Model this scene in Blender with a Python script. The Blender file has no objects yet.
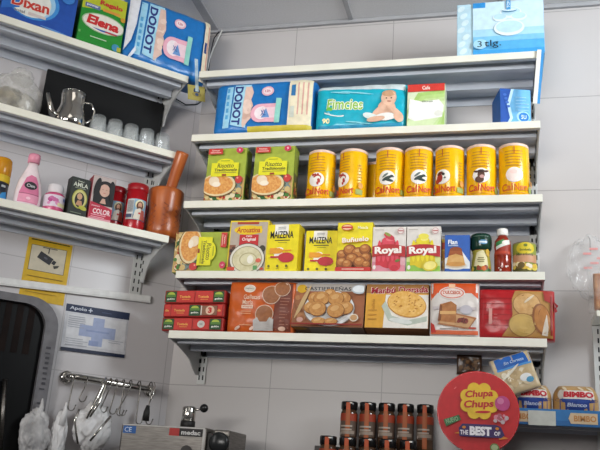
import bpy, bmesh, math, random
from mathutils import Vector, Matrix, noise
from mathutils.geometry import tessellate_polygon
random.seed(7)
PI = math.pi
SC = bpy.context.scene
COL = SC.collection
R = math.radians

# ------------------------------------------------------------------ materials
_M = {}
def lin(h):
    out = []
    for i in (0, 2, 4):
        c = int(h[i:i+2], 16) / 255
        out.append(c / 12.92 if c <= .04045 else ((c + .055) / 1.055) ** 2.4)
    return (*out, 1)

def new_mat(name):
    m = bpy.data.materials.new(name); m.use_nodes = True
    return m, m.node_tree.nodes, m.node_tree.links, m.node_tree.nodes['Principled BSDF']

def noisy(name, c1, c2, scale=40, rough=.5, metal=0, bump=0, spec=.5, detail=3, stretch=None, lo=.35, hi=.65):
    if name in _M: return _M[name]
    m, n, l, p = new_mat(name)
    tc = n.new('ShaderNodeTexCoord'); mp = n.new('ShaderNodeMapping')
    if stretch: mp.inputs['Scale'].default_value = stretch
    no = n.new('ShaderNodeTexNoise'); no.inputs['Scale'].default_value = scale; no.inputs['Detail'].default_value = detail
    cr = n.new('ShaderNodeValToRGB'); cr.color_ramp.elements[0].color = c1; cr.color_ramp.elements[1].color = c2
    cr.color_ramp.elements[0].position = lo; cr.color_ramp.elements[1].position = hi
    l.new(tc.outputs['Object'], mp.inputs['Vector']); l.new(mp.outputs['Vector'], no.inputs['Vector'])
    l.new(no.outputs['Fac'], cr.inputs['Fac']); l.new(cr.outputs['Color'], p.inputs['Base Color'])
    p.inputs['Roughness'].default_value = rough; p.inputs['Metallic'].default_value = metal
    p.inputs['Specular IOR Level'].default_value = spec
    if bump:
        b = n.new('ShaderNodeBump'); b.inputs['Strength'].default_value = bump; b.inputs['Distance'].default_value = .002
        l.new(no.outputs['Fac'], b.inputs['Height']); l.new(b.outputs['Normal'], p.inputs['Normal'])
    _M[name] = m
    return m

def mat(k):
    """hex ink, optional suffix: g glossy, p plastic film, m matt"""
    if not isinstance(k, str): return k
    if k in _M: return _M[k]
    h, s = k[:6], k[6:]
    c = lin(h)
    rough = {'': .5, 'g': .22, 'p': .28, 'm': .8}[s]
    a = tuple(x * .93 for x in c[:3]) + (1,); b = tuple(min(1, x * 1.05) for x in c[:3]) + (1,)
    return noisy(k, a, b, scale=55, rough=rough, bump=.25 if s == 'p' else 0, spec=.4)

def N2(h1, h2, scale=70, rough=.55, **kw):
    return noisy(f'{h1}_{h2}_{scale}', lin(h1), lin(h2), scale, rough, **kw)

def glassy(name, color, rough, alpha, ior=1.45, spec=.5):
    """thin clear film: part transparent, part glossy diffuse"""
    if name in _M: return _M[name]
    m, n, l, p = new_mat(name)
    p.inputs['Base Color'].default_value = lin(color); p.inputs['Roughness'].default_value = rough
    p.inputs['Specular IOR Level'].default_value = spec
    no = n.new('ShaderNodeTexNoise'); no.inputs['Scale'].default_value = 25; no.inputs['Detail'].default_value = 4
    tc = n.new('ShaderNodeTexCoord'); l.new(tc.outputs['Object'], no.inputs['Vector'])
    mr = n.new('ShaderNodeMapRange'); mr.inputs[1].default_value = .35; mr.inputs[2].default_value = .7
    mr.inputs[3].default_value = alpha * .55; mr.inputs[4].default_value = min(1, alpha * 1.5)
    l.new(no.outputs['Fac'], mr.inputs[0]); l.new(mr.outputs[0], p.inputs['Alpha'])
    _M[name] = m
    return m

def tile_wall(name, c_tile, c_joint, offx, offz, tw, th):
    m, n, l, p = new_mat(name)
    tc = n.new('ShaderNodeTexCoord'); sx = n.new('ShaderNodeSeparateXYZ'); l.new(tc.outputs['Object'], sx.inputs[0])
    def joint(sock, off, size, half):
        a = n.new('ShaderNodeMath'); a.operation = 'SUBTRACT'; a.inputs[1].default_value = off; l.new(sock, a.inputs[0])
        w = n.new('ShaderNodeMath'); w.operation = 'PINGPONG'; w.inputs[1].default_value = size / 2; l.new(a.outputs[0], w.inputs[0])
        c = n.new('ShaderNodeMath'); c.operation = 'LESS_THAN'; c.inputs[1].default_value = half; l.new(w.outputs[0], c.inputs[0])
        return c.outputs[0]
    jx = joint(sx.outputs[0], offx, tw, .0013); jz = joint(sx.outputs[2], offz, th, .0013)
    mx = n.new('ShaderNodeMath'); mx.operation = 'MAXIMUM'; l.new(jx, mx.inputs[0]); l.new(jz, mx.inputs[1])
    no = n.new('ShaderNodeTexNoise'); no.inputs['Scale'].default_value = 5; no.inputs['Detail'].default_value = 4; l.new(tc.outputs['Object'], no.inputs['Vector'])
    cr = n.new('ShaderNodeValToRGB'); a = lin(c_tile)
    cr.color_ramp.elements[0].color = tuple(x * .95 for x in a[:3]) + (1,); cr.color_ramp.elements[1].color = a
    l.new(no.outputs['Fac'], cr.inputs['Fac'])
    mix = n.new('ShaderNodeMix'); mix.data_type = 'RGBA'
    l.new(mx.outputs[0], mix.inputs['Factor']); l.new(cr.outputs['Color'], mix.inputs['A']); mix.inputs['B'].default_value = lin(c_joint)
    l.new(mix.outputs['Result'], p.inputs['Base Color'])
    p.inputs['Roughness'].default_value = .3; p.inputs['Specular IOR Level'].default_value = .4
    b = n.new('ShaderNodeBump'); b.inputs['Strength'].default_value = .15; b.inputs['Distance'].default_value = .001; b.invert = True
    l.new(mx.outputs[0], b.inputs['Height']); l.new(b.outputs['Normal'], p.inputs['Normal'])
    return m

STEEL = noisy('brushed_steel', lin('6f6b67'), lin('85817c'), 30, .32, 1, stretch=(1, 1, 12))
CHROME = noisy('polished_steel', lin('bdb9b2'), lin('cfccc6'), 8, .1, 1)
SHELF = noisy('shelf_paint', lin('c6ccd6'), lin('d0d5de'), 12, .45)
EDGE = noisy('shelf_edge_paint', lin('e3e1d2'), lin('ebe9dc'), 12, .4)
UPR = noisy('upright_paint', lin('c3c4c2'), lin('cdcecb'), 12, .45)
SLOT = mat('1c1c1em')

# ------------------------------------------------------------------ text outlines
_T = {}
def text_mesh(s, bold):
    if (s, bold) in _T: return _T[(s, bold)]
    cu = bpy.data.curves.new('t', 'FONT'); cu.body = s; cu.offset = bold; cu.resolution_u = 3
    o = bpy.data.objects.new('t', cu); COL.objects.link(o)
    dg = bpy.context.evaluated_depsgraph_get(); dg.update()
    me = bpy.data.meshes.new_from_object(o.evaluated_get(dg))
    vs = [(v.co.x, v.co.y) for v in me.vertices]; fs = [tuple(p.vertices) for p in me.polygons]
    bpy.data.meshes.remove(me); bpy.data.objects.remove(o); bpy.data.curves.remove(cu)
    x0 = min(v[0] for v in vs); x1 = max(v[0] for v in vs); y0 = min(v[1] for v in vs); y1 = max(v[1] for v in vs)
    _T[(s, bold)] = ([(v[0] - (x0 + x1) / 2, v[1] - (y0 + y1) / 2) for v in vs], fs, x1 - x0, y1 - y0)
    return _T[(s, bold)]

# ------------------------------------------------------------------ mesh gatherer with layered printing
def flat(y0=0.0):
    return lambda u, v, l: (u, y0 - l, v)
def cyl(r, cx=0.0, cy=0.0, rot=0.0):
    def S(u, v, l):
        a = u / r + rot
        return (cx + (r + l) * math.sin(a), cy - (r + l) * math.cos(a), v)
    return S
def side_x(x0):          # right-hand side of a box (u runs backwards in y)
    return lambda u, v, l: (x0 + l, u, v)

class G:
    STEP = .0003
    def __init__(s):
        s.v = []; s.f = []; s.m = []; s.sm = []; s.mats = []; s.S = flat(); s.res = None; s.L = 0; s.clip = None; s.T = Matrix.Identity(4)
    def mi(s, k):
        k = mat(k)
        if k not in s.mats: s.mats.append(k)
        return s.mats.index(k)
    def add(s, vs, fs, k, smooth=False):
        o = len(s.v); i = s.mi(k)
        s.v += [tuple(s.T @ Vector(p)) for p in vs]
        for f in fs: s.f.append(tuple(o + a for a in f)); s.m.append(i); s.sm.append(smooth)
        return s
    # ---- solids
    def box(s, x0, x1, y0, y1, z0, z1, k, b=.0012):
        bm = bmesh.new(); bmesh.ops.create_cube(bm, size=1)
        for v in bm.verts:
            v.co = ((x0 + x1) / 2 + v.co.x * (x1 - x0), (y0 + y1) / 2 + v.co.y * (y1 - y0), (z0 + z1) / 2 + v.co.z * (z1 - z0))
        if b: bmesh.ops.bevel(bm, geom=bm.edges[:], offset=min(b, .45 * min(x1 - x0, y1 - y0, z1 - z0)), segments=2, affect='EDGES', profile=.6)
        bm.verts.index_update()
        s.add([tuple(v.co) for v in bm.verts], [tuple(v.index for v in f.verts) for f in bm.faces], k); bm.free()
        return s
    def lathe(s, prof, k, n=32, cx=0, cy=0, smooth=True):
        vs = []; fs = []
        for r, z in prof:
            for i in range(n):
                a = 2 * PI * i / n; vs.append((cx + r * math.cos(a), cy + r * math.sin(a), z))
        for j in range(len(prof) - 1):
            for i in range(n):
                i2 = (i + 1) % n; fs.append((j * n + i, j * n + i2, (j + 1) * n + i2, (j + 1) * n + i))
        if prof[0][0] > 1e-5: fs.append(tuple(reversed(range(n))))
        if prof[-1][0] > 1e-5: fs.append(tuple((len(prof) - 1) * n + i for i in range(n)))
        return s.add(vs, fs, k, smooth)
    def tube(s, pts, r, k, n=8, closed=False):
        P = [Vector(p) for p in pts]; vs = []; fs = []; up = None
        for i, p in enumerate(P):
            t = (P[min(i + 1, len(P) - 1)] - P[max(i - 1, 0)]).normalized()
            if up is None:
                up = t.orthogonal().normalized()
            up = (up - t * up.dot(t)).normalized(); w = t.cross(up)
            rr = r[i] if isinstance(r, (list, tuple)) else r
            for q in range(n):
                a = 2 * PI * q / n; vs.append(tuple(p + (up * math.cos(a) + w * math.sin(a)) * rr))
        for i in range(len(P) - 1):
            for q in range(n):
                q2 = (q + 1) % n; fs.append((i * n + q, i * n + q2, (i + 1) * n + q2, (i + 1) * n + q))
        fs.append(tuple(reversed(range(n)))); fs.append(tuple((len(P) - 1) * n + q for q in range(n)))
        return s.add(vs, fs, k, True)
    def prism(s, poly, a0, a1, k, axis='x'):
        """extrude a polygon along an axis; poly in the two other axes"""
        n = len(poly)
        def P(a, p): return {'x': (a, p[0], p[1]), 'y': (p[0], a, p[1]), 'z': (p[0], p[1], a)}[axis]
        vs = [P(a0, p) for p in poly] + [P(a1, p) for p in poly]
        tris = tessellate_polygon([[Vector((p[0], p[1], 0)) for p in poly]])
        fs = [tuple(t) for t in tris] + [tuple(n + i for i in reversed(t)) for t in tris]
        fs += [(i, (i + 1) % n, n + (i + 1) % n, n + i) for i in range(n)]
        return s.add(vs, fs, k)
    # ---- printing on the current surface
    def emit(s, vs, fs, k, same=False):
        if not same: s.L += s.STEP
        out = []; tri = []
        if s.clip:
            c = s.clip; vs = [(max(c[0], min(c[1], a[0])), max(c[2], min(c[3], a[1]))) for a in vs]
        def put(a):
            out.append(s.S(a[0], a[1], s.L)); return len(out) - 1
        if not s.res:
            for a in vs: put(a)
            return s.add(out, fs, k)
        def sub(a, b, c, d):
            e = max(math.dist(a, b), math.dist(b, c), math.dist(c, a))
            if e < s.res or d > 6: tri.append((put(a), put(b), put(c))); return
            ab = ((a[0]+b[0])/2, (a[1]+b[1])/2); bc = ((c[0]+b[0])/2, (c[1]+b[1])/2); ca = ((a[0]+c[0])/2, (a[1]+c[1])/2)
            for t in ((a, ab, ca), (ab, b, bc), (ca, bc, c), (ab, bc, ca)): sub(*t, d + 1)
        for f in fs:
            for i in range(1, len(f) - 1): sub(vs[f[0]], vs[f[i]], vs[f[i + 1]], 0)
        return s.add(out, tri, k, True)
    def rect(s, u0, v0, u1, v1, k, rot=0):
        cu, cv = (u0 + u1) / 2, (v0 + v1) / 2; c, q = math.cos(R(rot)), math.sin(R(rot))
        vs = [(cu + (a - cu) * c - (b - cv) * q, cv + (a - cu) * q + (b - cv) * c) for a, b in ((u0, v0), (u1, v0), (u1, v1), (u0, v1))]
        return s.emit(vs, [(0, 1, 2, 3)], k)
    def ell(s, cu, cv, ru, rv, k, rot=0, n=26, a0=0, a1=360):
        c, q = math.cos(R(rot)), math.sin(R(rot)); vs = []
        for i in range(n):
            a = R(a0 + (a1 - a0) * i / (n if a1 - a0 == 360 else n - 1)); x, y = ru * math.cos(a), rv * math.sin(a)
            vs.append((cu + x * c - y * q, cv + x * q + y * c))
        return s.emit(vs, [tuple(range(n))], k)
    def poly(s, pts, k):
        t = tessellate_polygon([[Vector((p[0], p[1], 0)) for p in pts]])
        return s.emit(pts, [tuple(x) for x in t], k)
    def text(s, body, cu, cv, w, h, k, rot=0, shear=0, bold=.015, arc=0):
        vs, fs, tw, th = text_mesh(body, bold)
        if w is None: w = h * tw / th
        if h is None: h = w * th / tw
        c, q = math.cos(R(rot)), math.sin(R(rot)); o = []
        for x, y in vs:
            x, y = x * w / tw, y * h / th
            x += shear * y; y += arc * (x / (w / 2)) ** 2
            o.append((cu + x * c - y * q, cv + x * q + y * c))
        return s.emit(o, fs, k)
    def lines(s, u0, u1, v_top, n, pitch, th, k, jitter=.25, center=False):
        for i in range(n):
            L = (u1 - u0) * (1 - random.random() * jitter); v = v_top - i * pitch
            a = (u0 + u1) / 2 - L / 2 if center else u0
            s.rect(a, v - th, a + L, v, k); s.L -= s.STEP
        s.L += s.STEP
        return s
    def blobs(s, u0, v0, u1, v1, n, r0, r1, ks, asp=1.0):
        for i in range(n):
            r = r0 + (r1 - r0) * random.random()
            s.ell(u0 + r + (u1 - u0 - 2 * r) * random.random(), v0 + r + (v1 - v0 - 2 * r) * random.random(), r, r * (asp + random.uniform(-.15, .15)), ks[i % len(ks)], rot=random.uniform(0, 90), n=10)
            s.L -= s.STEP * .7
        s.L += s.STEP
        return s
    def on(s, S, res=None, lift=0):
        s.S = S; s.res = res; s.L = lift; s.clip = None
        return s
    # ---- soft bodies
    def pillow(s, w, h, d, k, n=4.0, wr=.0015, nu=30, nv=24, seed=0.0, dome=0.0):
        """rounded block / pouch, front towards -y, bottom at v=0, back at y=d"""
        def f(a): return max(0.0, 1 - abs(a) ** n) ** (1 / n)
        def F(u, v, l):
            a = max(-1, min(1, 2 * u / w)); b = max(-1, min(1, 2 * v / h - 1)); g = f(a) * f(b)
            wv = wr * noise.noise(Vector((u * 38 + seed, v * 38, seed))) * (1 if g > .2 else g * 5) if wr else 0
            return (u * (1 - dome * max(0, b) ** 2.2), d / 2 - d / 2 * g - l + wv, v)
        def Bk(u, v, l):
            x, y, z = F(u, v, 0); return (x, d - y, z)
        def par(i, m):                       # denser towards the rim
            t = -1 + 2 * i / m; return math.sin(t * PI / 2)
        for S, flip in ((F, False), (Bk, True)):
            vs = [S(par(i, nu) * w / 2, (par(j, nv) + 1) * h / 2, 0) for j in range(nv + 1) for i in range(nu + 1)]
            fs = []
            for j in range(nv):
                for i in range(nu):
                    a = j * (nu + 1) + i; q = (a, a + 1, a + nu + 2, a + nu + 1); fs.append(tuple(reversed(q)) if flip else q)
            s.add(vs, fs, k, True)
        s.on(F, .014)
        return s
    def blob(s, c, size, k, seed=0, amp=.25, freq=2.2, sub=4, flatz=None, ridge=True):
        bm = bmesh.new(); bmesh.ops.create_icosphere(bm, subdivisions=sub, radius=1)
        for v in bm.verts:
            p = v.co.copy(); q = p * freq + Vector((seed, seed * 1.7, -seed))
            e = noise.noise(q) * .6 + (1 - abs(noise.noise(q * 2.1)) * 2) * .35 * (1 if ridge else 0) + noise.noise(q * 4.3) * .18
            p *= 1 + amp * e
            z = p.z * size[2]
            if flatz is not None: z = max(z, flatz)
            v.co = (c[0] + p.x * size[0], c[1] + p.y * size[1], c[2] + z)
        bm.verts.index_update()
        s.add([tuple(v.co) for v in bm.verts], [tuple(v.index for v in f.verts) for f in bm.faces], k, True); bm.free()
        return s
    def make(s, name, parent=None, fix=False):
        me = bpy.data.meshes.new(name); me.from_pydata(s.v, [], s.f)
        for m in s.mats: me.materials.append(m)
        me.polygons.foreach_set('material_index', s.m); me.polygons.foreach_set('use_smooth', s.sm)
        if fix:
            bm = bmesh.new(); bm.from_mesh(me); bmesh.ops.recalc_face_normals(bm, faces=bm.faces[:]); bm.to_mesh(me); bm.free()
        me.update(); o = bpy.data.objects.new(name, me); COL.objects.link(o)
        if parent: o.parent = parent
        return o

def tag(o, label, cat, group=None):
    o['label'] = label; o['category'] = cat
    if group: o['group'] = group
    return o
def thing(name, label, cat, group=None):
    return tag(bpy.data.objects.new(name, None), label, cat, group) if not COL.objects.link else _th(name, label, cat, group)
def _th(name, label, cat, group):
    o = bpy.data.objects.new(name, None); o.empty_display_size = .05; COL.objects.link(o)
    return tag(o, label, cat, group)
def structure(o):
    o['kind'] = 'structure'; return o
def copy_thing(o, label=None):
    c = o.copy(); COL.objects.link(c)
    if label: c['label'] = label
    for ch in list(o.children):
        d = ch.copy(); COL.objects.link(d); d.parent = c; d.matrix_parent_inverse = ch.matrix_parent_inverse.copy()
        for g in list(ch.children):
            e = g.copy(); COL.objects.link(e); e.parent = d
    return c

# ------------------------------------------------------------------ the two wall frames
S_ = math.sqrt(.5)
CORNER = Vector((-.0893, 0, 0)); UL = Vector((-S_, -S_, 0)); NL = Vector((S_, -S_, 0))
ZC = 3.1231
ZB = [2.8136, 2.6007, 2.3896, 2.1799, 2.0097]       # shelf tops on the back wall
ZL = [2.8145, 2.5551, 2.2923]                       # shelf tops on the corner wall
D = .2551
def put(o, x, y, z, rz=0, rx=0, ry=0):
    o.location = (x, y, z); o.rotation_euler = (R(rx), R(ry), R(rz)); return o
def putl(o, t, n, z, rz=0, rx=0, ry=0):             # on the corner wall: t along it from the corner, n out of it
    o.location = CORNER + UL * t + NL * n + Vector((0, 0, z)); o.rotation_euler = (R(rx), R(ry), R(45 + rz)); return o

# ------------------------------------------------------------------ setting
W_BACK = tile_wall('white_wall_tiles', 'bfbab8', '9a9694', .228, 1.893, .33, .302)
W_LEFT = tile_wall('white_corner_tiles', 'c6c2c3', 'aaa6a7', -.35, 1.893, .33, .302)
g = G(); g.box(-.0893, 2.6, 0, .1, 0, ZC, W_BACK, 0); structure(g.make('wall_back'))
g = G(); g.box(-1.9, 0, 0, .1, 0, ZC, W_LEFT, 0); o = structure(g.make('wall_left')); o.location = CORNER; o.rotation_euler = (0, 0, R(45))
CE = noisy('ceiling_panel', lin('d6d5d5'), lin('dedddd'), 220, .8)
g = G(); g.box(-1.7, 2.6, -3.6, .1, ZC, ZC + .05, CE, 0); structure(g.make('ceiling'))
g = G(); g.box(-1.7, 2.6, -3.6, .1, -.05, 0, N2('5c5854', '68625d', 3), 0); structure(g.make('floor'))
BAR = noisy('ceiling_bar_paint', lin('9c9c9e'), lin('a4a4a6'), 20, .6)
for i, (x, w) in enumerate(((-.069, .03), (.415, .016), (.9, .016))):
    g = G(); g.box(x - w / 2, x + w / 2, -3.0, -.001, ZC - .006, ZC - .0005, BAR, .001); structure(g.make(f'trim_{i+1}'))
g = G(); g.box(-.084, 2.6, -.012, -.0005, ZC - .014, ZC - .0005, BAR, .001); structure(g.make('trim_4'))

# ------------------------------------------------------------------ shelving
def bracket(parent, x, L=.088, th=.004, k=1.0):
    p = [(-.254, -.002), (-.256, -.018), (-.183, -.03), (-.098, -.05), (-.056, -.076), (-.027, -.001 - L), (-.006, -L + .004), (-.006, -.002)]
    p = [(a * k if a < -.03 else a, b) for a, b in p]
    g = G(); g.prism(p, x - th / 2, x + th / 2, UPR, 'x')
    for yy, zz in ((-.012, -.045), (-.012, -.07)): g.box(x - th / 2 - .001, x + th / 2 + .001, yy - .004, yy + .003, zz - .006, zz + .006, SLOT, 0)
    return g.make('bracket', parent)
def shelf(label, length, group, x0=0.0, L=.088, depth=D, brackets=(0, 1)):
    t = thing('wall_shelf', label, 'shelf', group)
    g = G(); a, b = x0, x0 + length
    k = depth / D
    g.box(a + .005, b - .005, -depth + .003, -.002, -.0035, 0, SHELF, .0008)
    for y, zt, zb in ((-.21 * k, -.003, -.0255), (-.107 * k, -.003, -.029), (-.006, -.003, -.032)):      # folded stiffeners below
        g.box(a + .008, b - .008, y, y + (.018 if y < -.05 else .004), zb, zt, SHELF, .0008)
    g.make('shelf_board', t)
    g = G(); g.box(a, b, -depth - .0025, -depth + .0035, -.0205, .0008, EDGE, .001); g.box(a, b, -depth + .0035, -depth + .014, -.0205, -.019, SHELF, 0); g.make('front_edge', t)
    if 0 in brackets: bracket(t, a + .003, L, k=k)
    if 1 in brackets: bracket(t, b - .003, L, k=k)
    return t
gb = 'shelves on the back wall'
for i, lab in enumerate(['topmost back wall shelf carrying the tall blue carton', 'back wall shelf carrying the blue and turquoise diaper packs',
                         'back wall shelf carrying the row of yellow cans', 'back wall shelf carrying jelly boxes, bottle and jars',
                         'lowest long back wall shelf carrying biscuit packs and cookie boxes']):
    put(shelf(lab, .998, gb), 0, 0, ZB[i])
gl = 'shelves on the corner wall'
for i, (lab, x0) in enumerate([('top corner shelf with the detergent boxes and a diaper pack', -1.2), ('middle corner shelf with the steel jug and glasses', -1.2),
                         ('lowest corner shelf with the pink bottle and wooden mortar', -1.2)]):
    putl(shelf(lab, 1.2, gl, x0, L=.11, depth=.19, brackets=(0, 1)), .131, 0, ZL[i])
def upright(label, z0, z1, w=.026, d=.006, slots=True):
    t = thing('shelf_upright', label, 'shelf upright', 'slotted wall uprights')
    g = G(); g.box(-w / 2, w / 2, -d, -.0005, 0, z1 - z0, UPR, .0008)
    z = .012
    while z < z1 - z0 - .02:
        for x in (-w * .22, w * .22): g.box(x - .002, x + .002, -d - .0004, -d + .001, z, z + .014, SLOT, 0)
        z += .025
    g.make('slotted_rail', t); return t
put(upright('slotted white upright at the left end of the back shelves', 1.897, 2.83), .012, 0, 1.897)
put(upright('slotted white upright at the right end of the back shelves', 1.897, 2.83), .986, 0, 1.897)
putl(upright('slotted upright on the corner wall above the pharmacy notice', 2.143, 2.83, .034), .148, 0, 2.143)
t = upright('cream slotted upright standing alone at the right edge behind the bread', 1.46, 2.095, .05, .012); put(t, 1.157, 0, 1.46)
g = G(); g.box(-.026, .4, -.13, -.0005, .636, .652, EDGE, .002); g.make('cap_shelf', t)

# ------------------------------------------------------------------ printed goods: helper
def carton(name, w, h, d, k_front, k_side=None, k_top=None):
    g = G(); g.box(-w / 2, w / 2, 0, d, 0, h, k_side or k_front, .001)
    g.on(flat(0)); g.clip = (-w/2 + .001, w/2 - .001, .001, h - .001); g.rect(-w/2 + .001, .001, w/2 - .001, h - .001, k_front)
    return g

# ---- back wall, top shelf: tall blue carton and hanging strip
g = carton('c', .241, .175, .16, '9fd0ec', '8fc3e6'); w = .241; h = .175
g.rect(-w/2+.001, .001, -w/2+.045, h-.001, 'b9d9e6')
for i in range(7): g.ell(-w/2+.022+random.uniform(-.012, .012), .02+i*.023, .012, .008, 'd3e8ef', rot=40)
g.rect(-w/2+.045, .001, w/2-.001, .045, '57aee2'); g.rect(-w/2+.045, .001, w/2-.001, .018, '3f9fdd')
g.rect(-w/2+.045, .045, w/2-.001, .062, '7fc2e8'); g.rect(-w/2+.045, .062, w/2-.001, .085, 'a8d6ee'); g.rect(-w/2+.045, .085, w/2-.001, h-.001, 'c9e4f2')
g.rect(-w/2+.045, .157, -w/2+.08, h-.001, '2f8fd4')
for a, b, r in ((.03, .135, .03), (.052, .12, .022), (.0, .12, .02), (.025, .085, .042)):
    g.ell(a, b, r, r*.62, 'e2f1f8'); g.ell(a, b+.003, r*.86, r*.46, 'bddff0')
g.ell(.027, .14, .02, .005, '5a8fb4'); g.ell(.027, .1425, .019, .004, 'd9edf6')
g.rect(.018, .143, .03, h-.001, '4c9fd6'); g.text('TOP', .024, .16, .022, .008, 'eaf5fa', rot=90)
g.ell(-.055, .036, .02, .016, 'a5d5ee'); g.text('3', -.057, .036, .012, .019, '182630', bold=.0); g.text('tlg.', -.021, .034, .046, .026, '182630', bold=.0)
o = g.make('carton_box'); tag(o, 'pale blue carton reading 3 tlg standing on the top shelf end', 'box'); put(o, .897, -.243, ZB[0] + .0012)

t = thing('hanging_price_sign', 'white and blue price strip hanging from the top shelf end', 'price strip')
g = G(); g.box(-.009, .002, -.0005, .0005, -.165, 0, 'ecebe4', 0); g.box(.002, .009, -.0005, .0005, -.165, 0, '3f93d2', 0); g.make('strip', t); put(t, 1.005, -.2625, ZB[0]+.0005, ry=5.5)

# ---- diaper packs
def diaper(w, h, d):
    g = G(); g.pillow(w, h, d, '1f74bcp', n=7, wr=.003, seed=w*10)
    a = -w/2
    g.poly([(a+.035, .022), (a+.055, .022), (a+.06, h-.018), (a+.04, h-.018)], '9fd4ec')
    for i in range(5): g.rect(a+.042, .05+i*.022, a+.05, .064+i*.022, '5aa6d6')
    g.poly([(a+.06, .03), (a+.108, .02), (a+.116, h-.012), (a+.066, h-.014)], 'a9d9ee')
    g.text('DODOT', a+.078, h*.53, h*.72, .026, '24357e', rot=-92, bold=.04)
    pts = [(a+.096, .03), (a+.1, .02), (a+.108, .03), (a+.124, .05), (a+.118, .07), (a+.128, .09), (a+.12, .11), (a+.126, .135), (a+.118, h-.02), (a+.1, h-.022), (a+.096, .1)]
    g.poly(pts, 'e3c2b4')
    g.blobs(a+.095, .04, a+.125, h-.03, 9, .006, .013, ['ecd0c2', 'dcb7a8'])
    g.ell(a+.16+.01, h*.77, .019, .016, 'e8b7c4', n=16); g.ell(a+.17, h*.77, .014, .011, 'f3dde2', n=14); g.text('12h', a+.17, h*.77, .016, .008, 'c2596f')
    u0, v0, u1, v1 = a+.13, h*.2, a+.205, h*.52
    g.ell(a+.152, h*.36, .03, h*.17, 'e9aebf'); g.rect(a+.152, h*.19, a+.205, h*.53, 'e9aebf'); g.ell(a+.156, h*.36, .022, h*.12, 'f4e6ea')
    g.rect(a+.158, h*.26, a+.2, h*.46, 'f0cfd8'); g.poly([(a+.156, h*.27), (a+.182, h*.27), (a+.17, h*.44)], '6a97cf'); g.text('XL', a+.162, h*.36, .016, .018, '3563a8')
    g.rect(a+.198, h*.17, a+.214, h*.62, '8fd0c4', rot=-2)
    return g
w, h = .312, .176
g = diaper(w, h, .15)
g.rect(w/2-.075, .004, w/2-.006, h-.006, 'e9dfc2'); g.rect(w/2-.068, h*.65, w/2-.055, h*.86, '2b74ad')
for i in range(3): g.rect(w/2-.048+i*.014, h*.3, w/2-.044+i*.014, h*.9, 'dba59a')
g.rect(w/2-.068, h*.25, w/2-.056, h*.45, 'cfd4c8'); g.rect(-.04, .004, w/2-.004, .02, 'cdbb3c')
o = g.make('diaper_pack'); tag(o, 'blue diaper pack lying on the shelf above the rice boxes', 'diaper pack', 'diaper packs'); put(o, .209, -.246, ZB[1]+.002)

w, h = .282, .225
g = diaper(w, h, .12)
g.rect(w/2-.026, .004, w/2-.004, h-.006, 'e6d9bd'); g.rect(w/2-.022, h*.45, w/2-.014, h*.62, '24407e')
for i in range(2): g.rect(w/2-.012, h*.2, w/2-.008, h*.9, 'd99a90')
g.poly([(-w/2+.004, .025), (-w/2+.02, .06), (-w/2+.03, .12), (-w/2+.034, h-.006), (-w/2+.004, h-.006)], 'dfe0e6')
g.poly([(-w/2+.018, .004), (-w/2+.026, .004), (-w/2+.04, .03), (-w/2+.036, .045)], 'dfe8f2')
o = g.make('diaper_pack'); tag(o, 'blue diaper pack with white side panel standing on the top corner shelf', 'diaper pack', 'diaper packs'); putl(o, .205, .178, ZL[0]+.003)

w, h = .266, .147
g = G(); g.pillow(w, h, .12, '19adc4p', n=7, wr=.004, seed=4)
g.rect(-w/2+.01, .004, w/2-.01, .016, '1b8fb4'); g.poly([(-w/2+.004, h-.014), (w/2-.004, h-.026), (w/2-.006, h-.002), (-w/2+.006, h-.002)], 'c7d4d6')
g.text('Fimcies', -.044, .081, .108, .036, 'eef4d8', bold=.07, rot=-3); g.text('Fimcies', -.044, .081, .105, .033, '8fc24e', bold=.01, rot=-3)
g.ell(-.09, .066, .009, .008, '6fb842'); g.ell(-.075, .05, .03, .006, 'e4f1ee', rot=-12); g.ell(-.075, .0535, .029, .006, '19adc4p', rot=-12)
g.text('90', -.098, .03, .022, .016, 'f2e8b0', bold=.04)
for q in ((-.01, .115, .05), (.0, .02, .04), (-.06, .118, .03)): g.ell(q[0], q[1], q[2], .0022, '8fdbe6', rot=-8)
sk = 'e0b59a'
g.ell(.078, .062, .025, .026, sk); g.ell(.083, .094, .022, .024, 'e6bda2'); g.ell(.083, .108, .02, .01, 'c79a76'); g.ell(.076, .093, .0022, .0022, '4a3326'); g.ell(.09, .093, .0022, .0022, '4a3326'); g.ell(.084, .083, .006, .002, 'b56a5a')
g.ell(.058, .055, .026, .009, sk, rot=35); g.ell(.1, .052, .024, .009, sk, rot=-35); g.ell(.035, .036, .026, .01, 'd9e6e2', rot=-20); g.ell(.075, .034, .03, .012, 'f1f0ea'); g.ell(.048, .028, .026, .009, sk, rot=8); g.ell(.112, .034, .013, .018, sk, rot=20)
o = g.make('diaper_pack'); tag(o, 'turquoise diaper pack with a baby picture in clear wrap', 'diaper pack', 'diaper packs'); put(o, .503, -.246, ZB[1]+.002)

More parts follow.
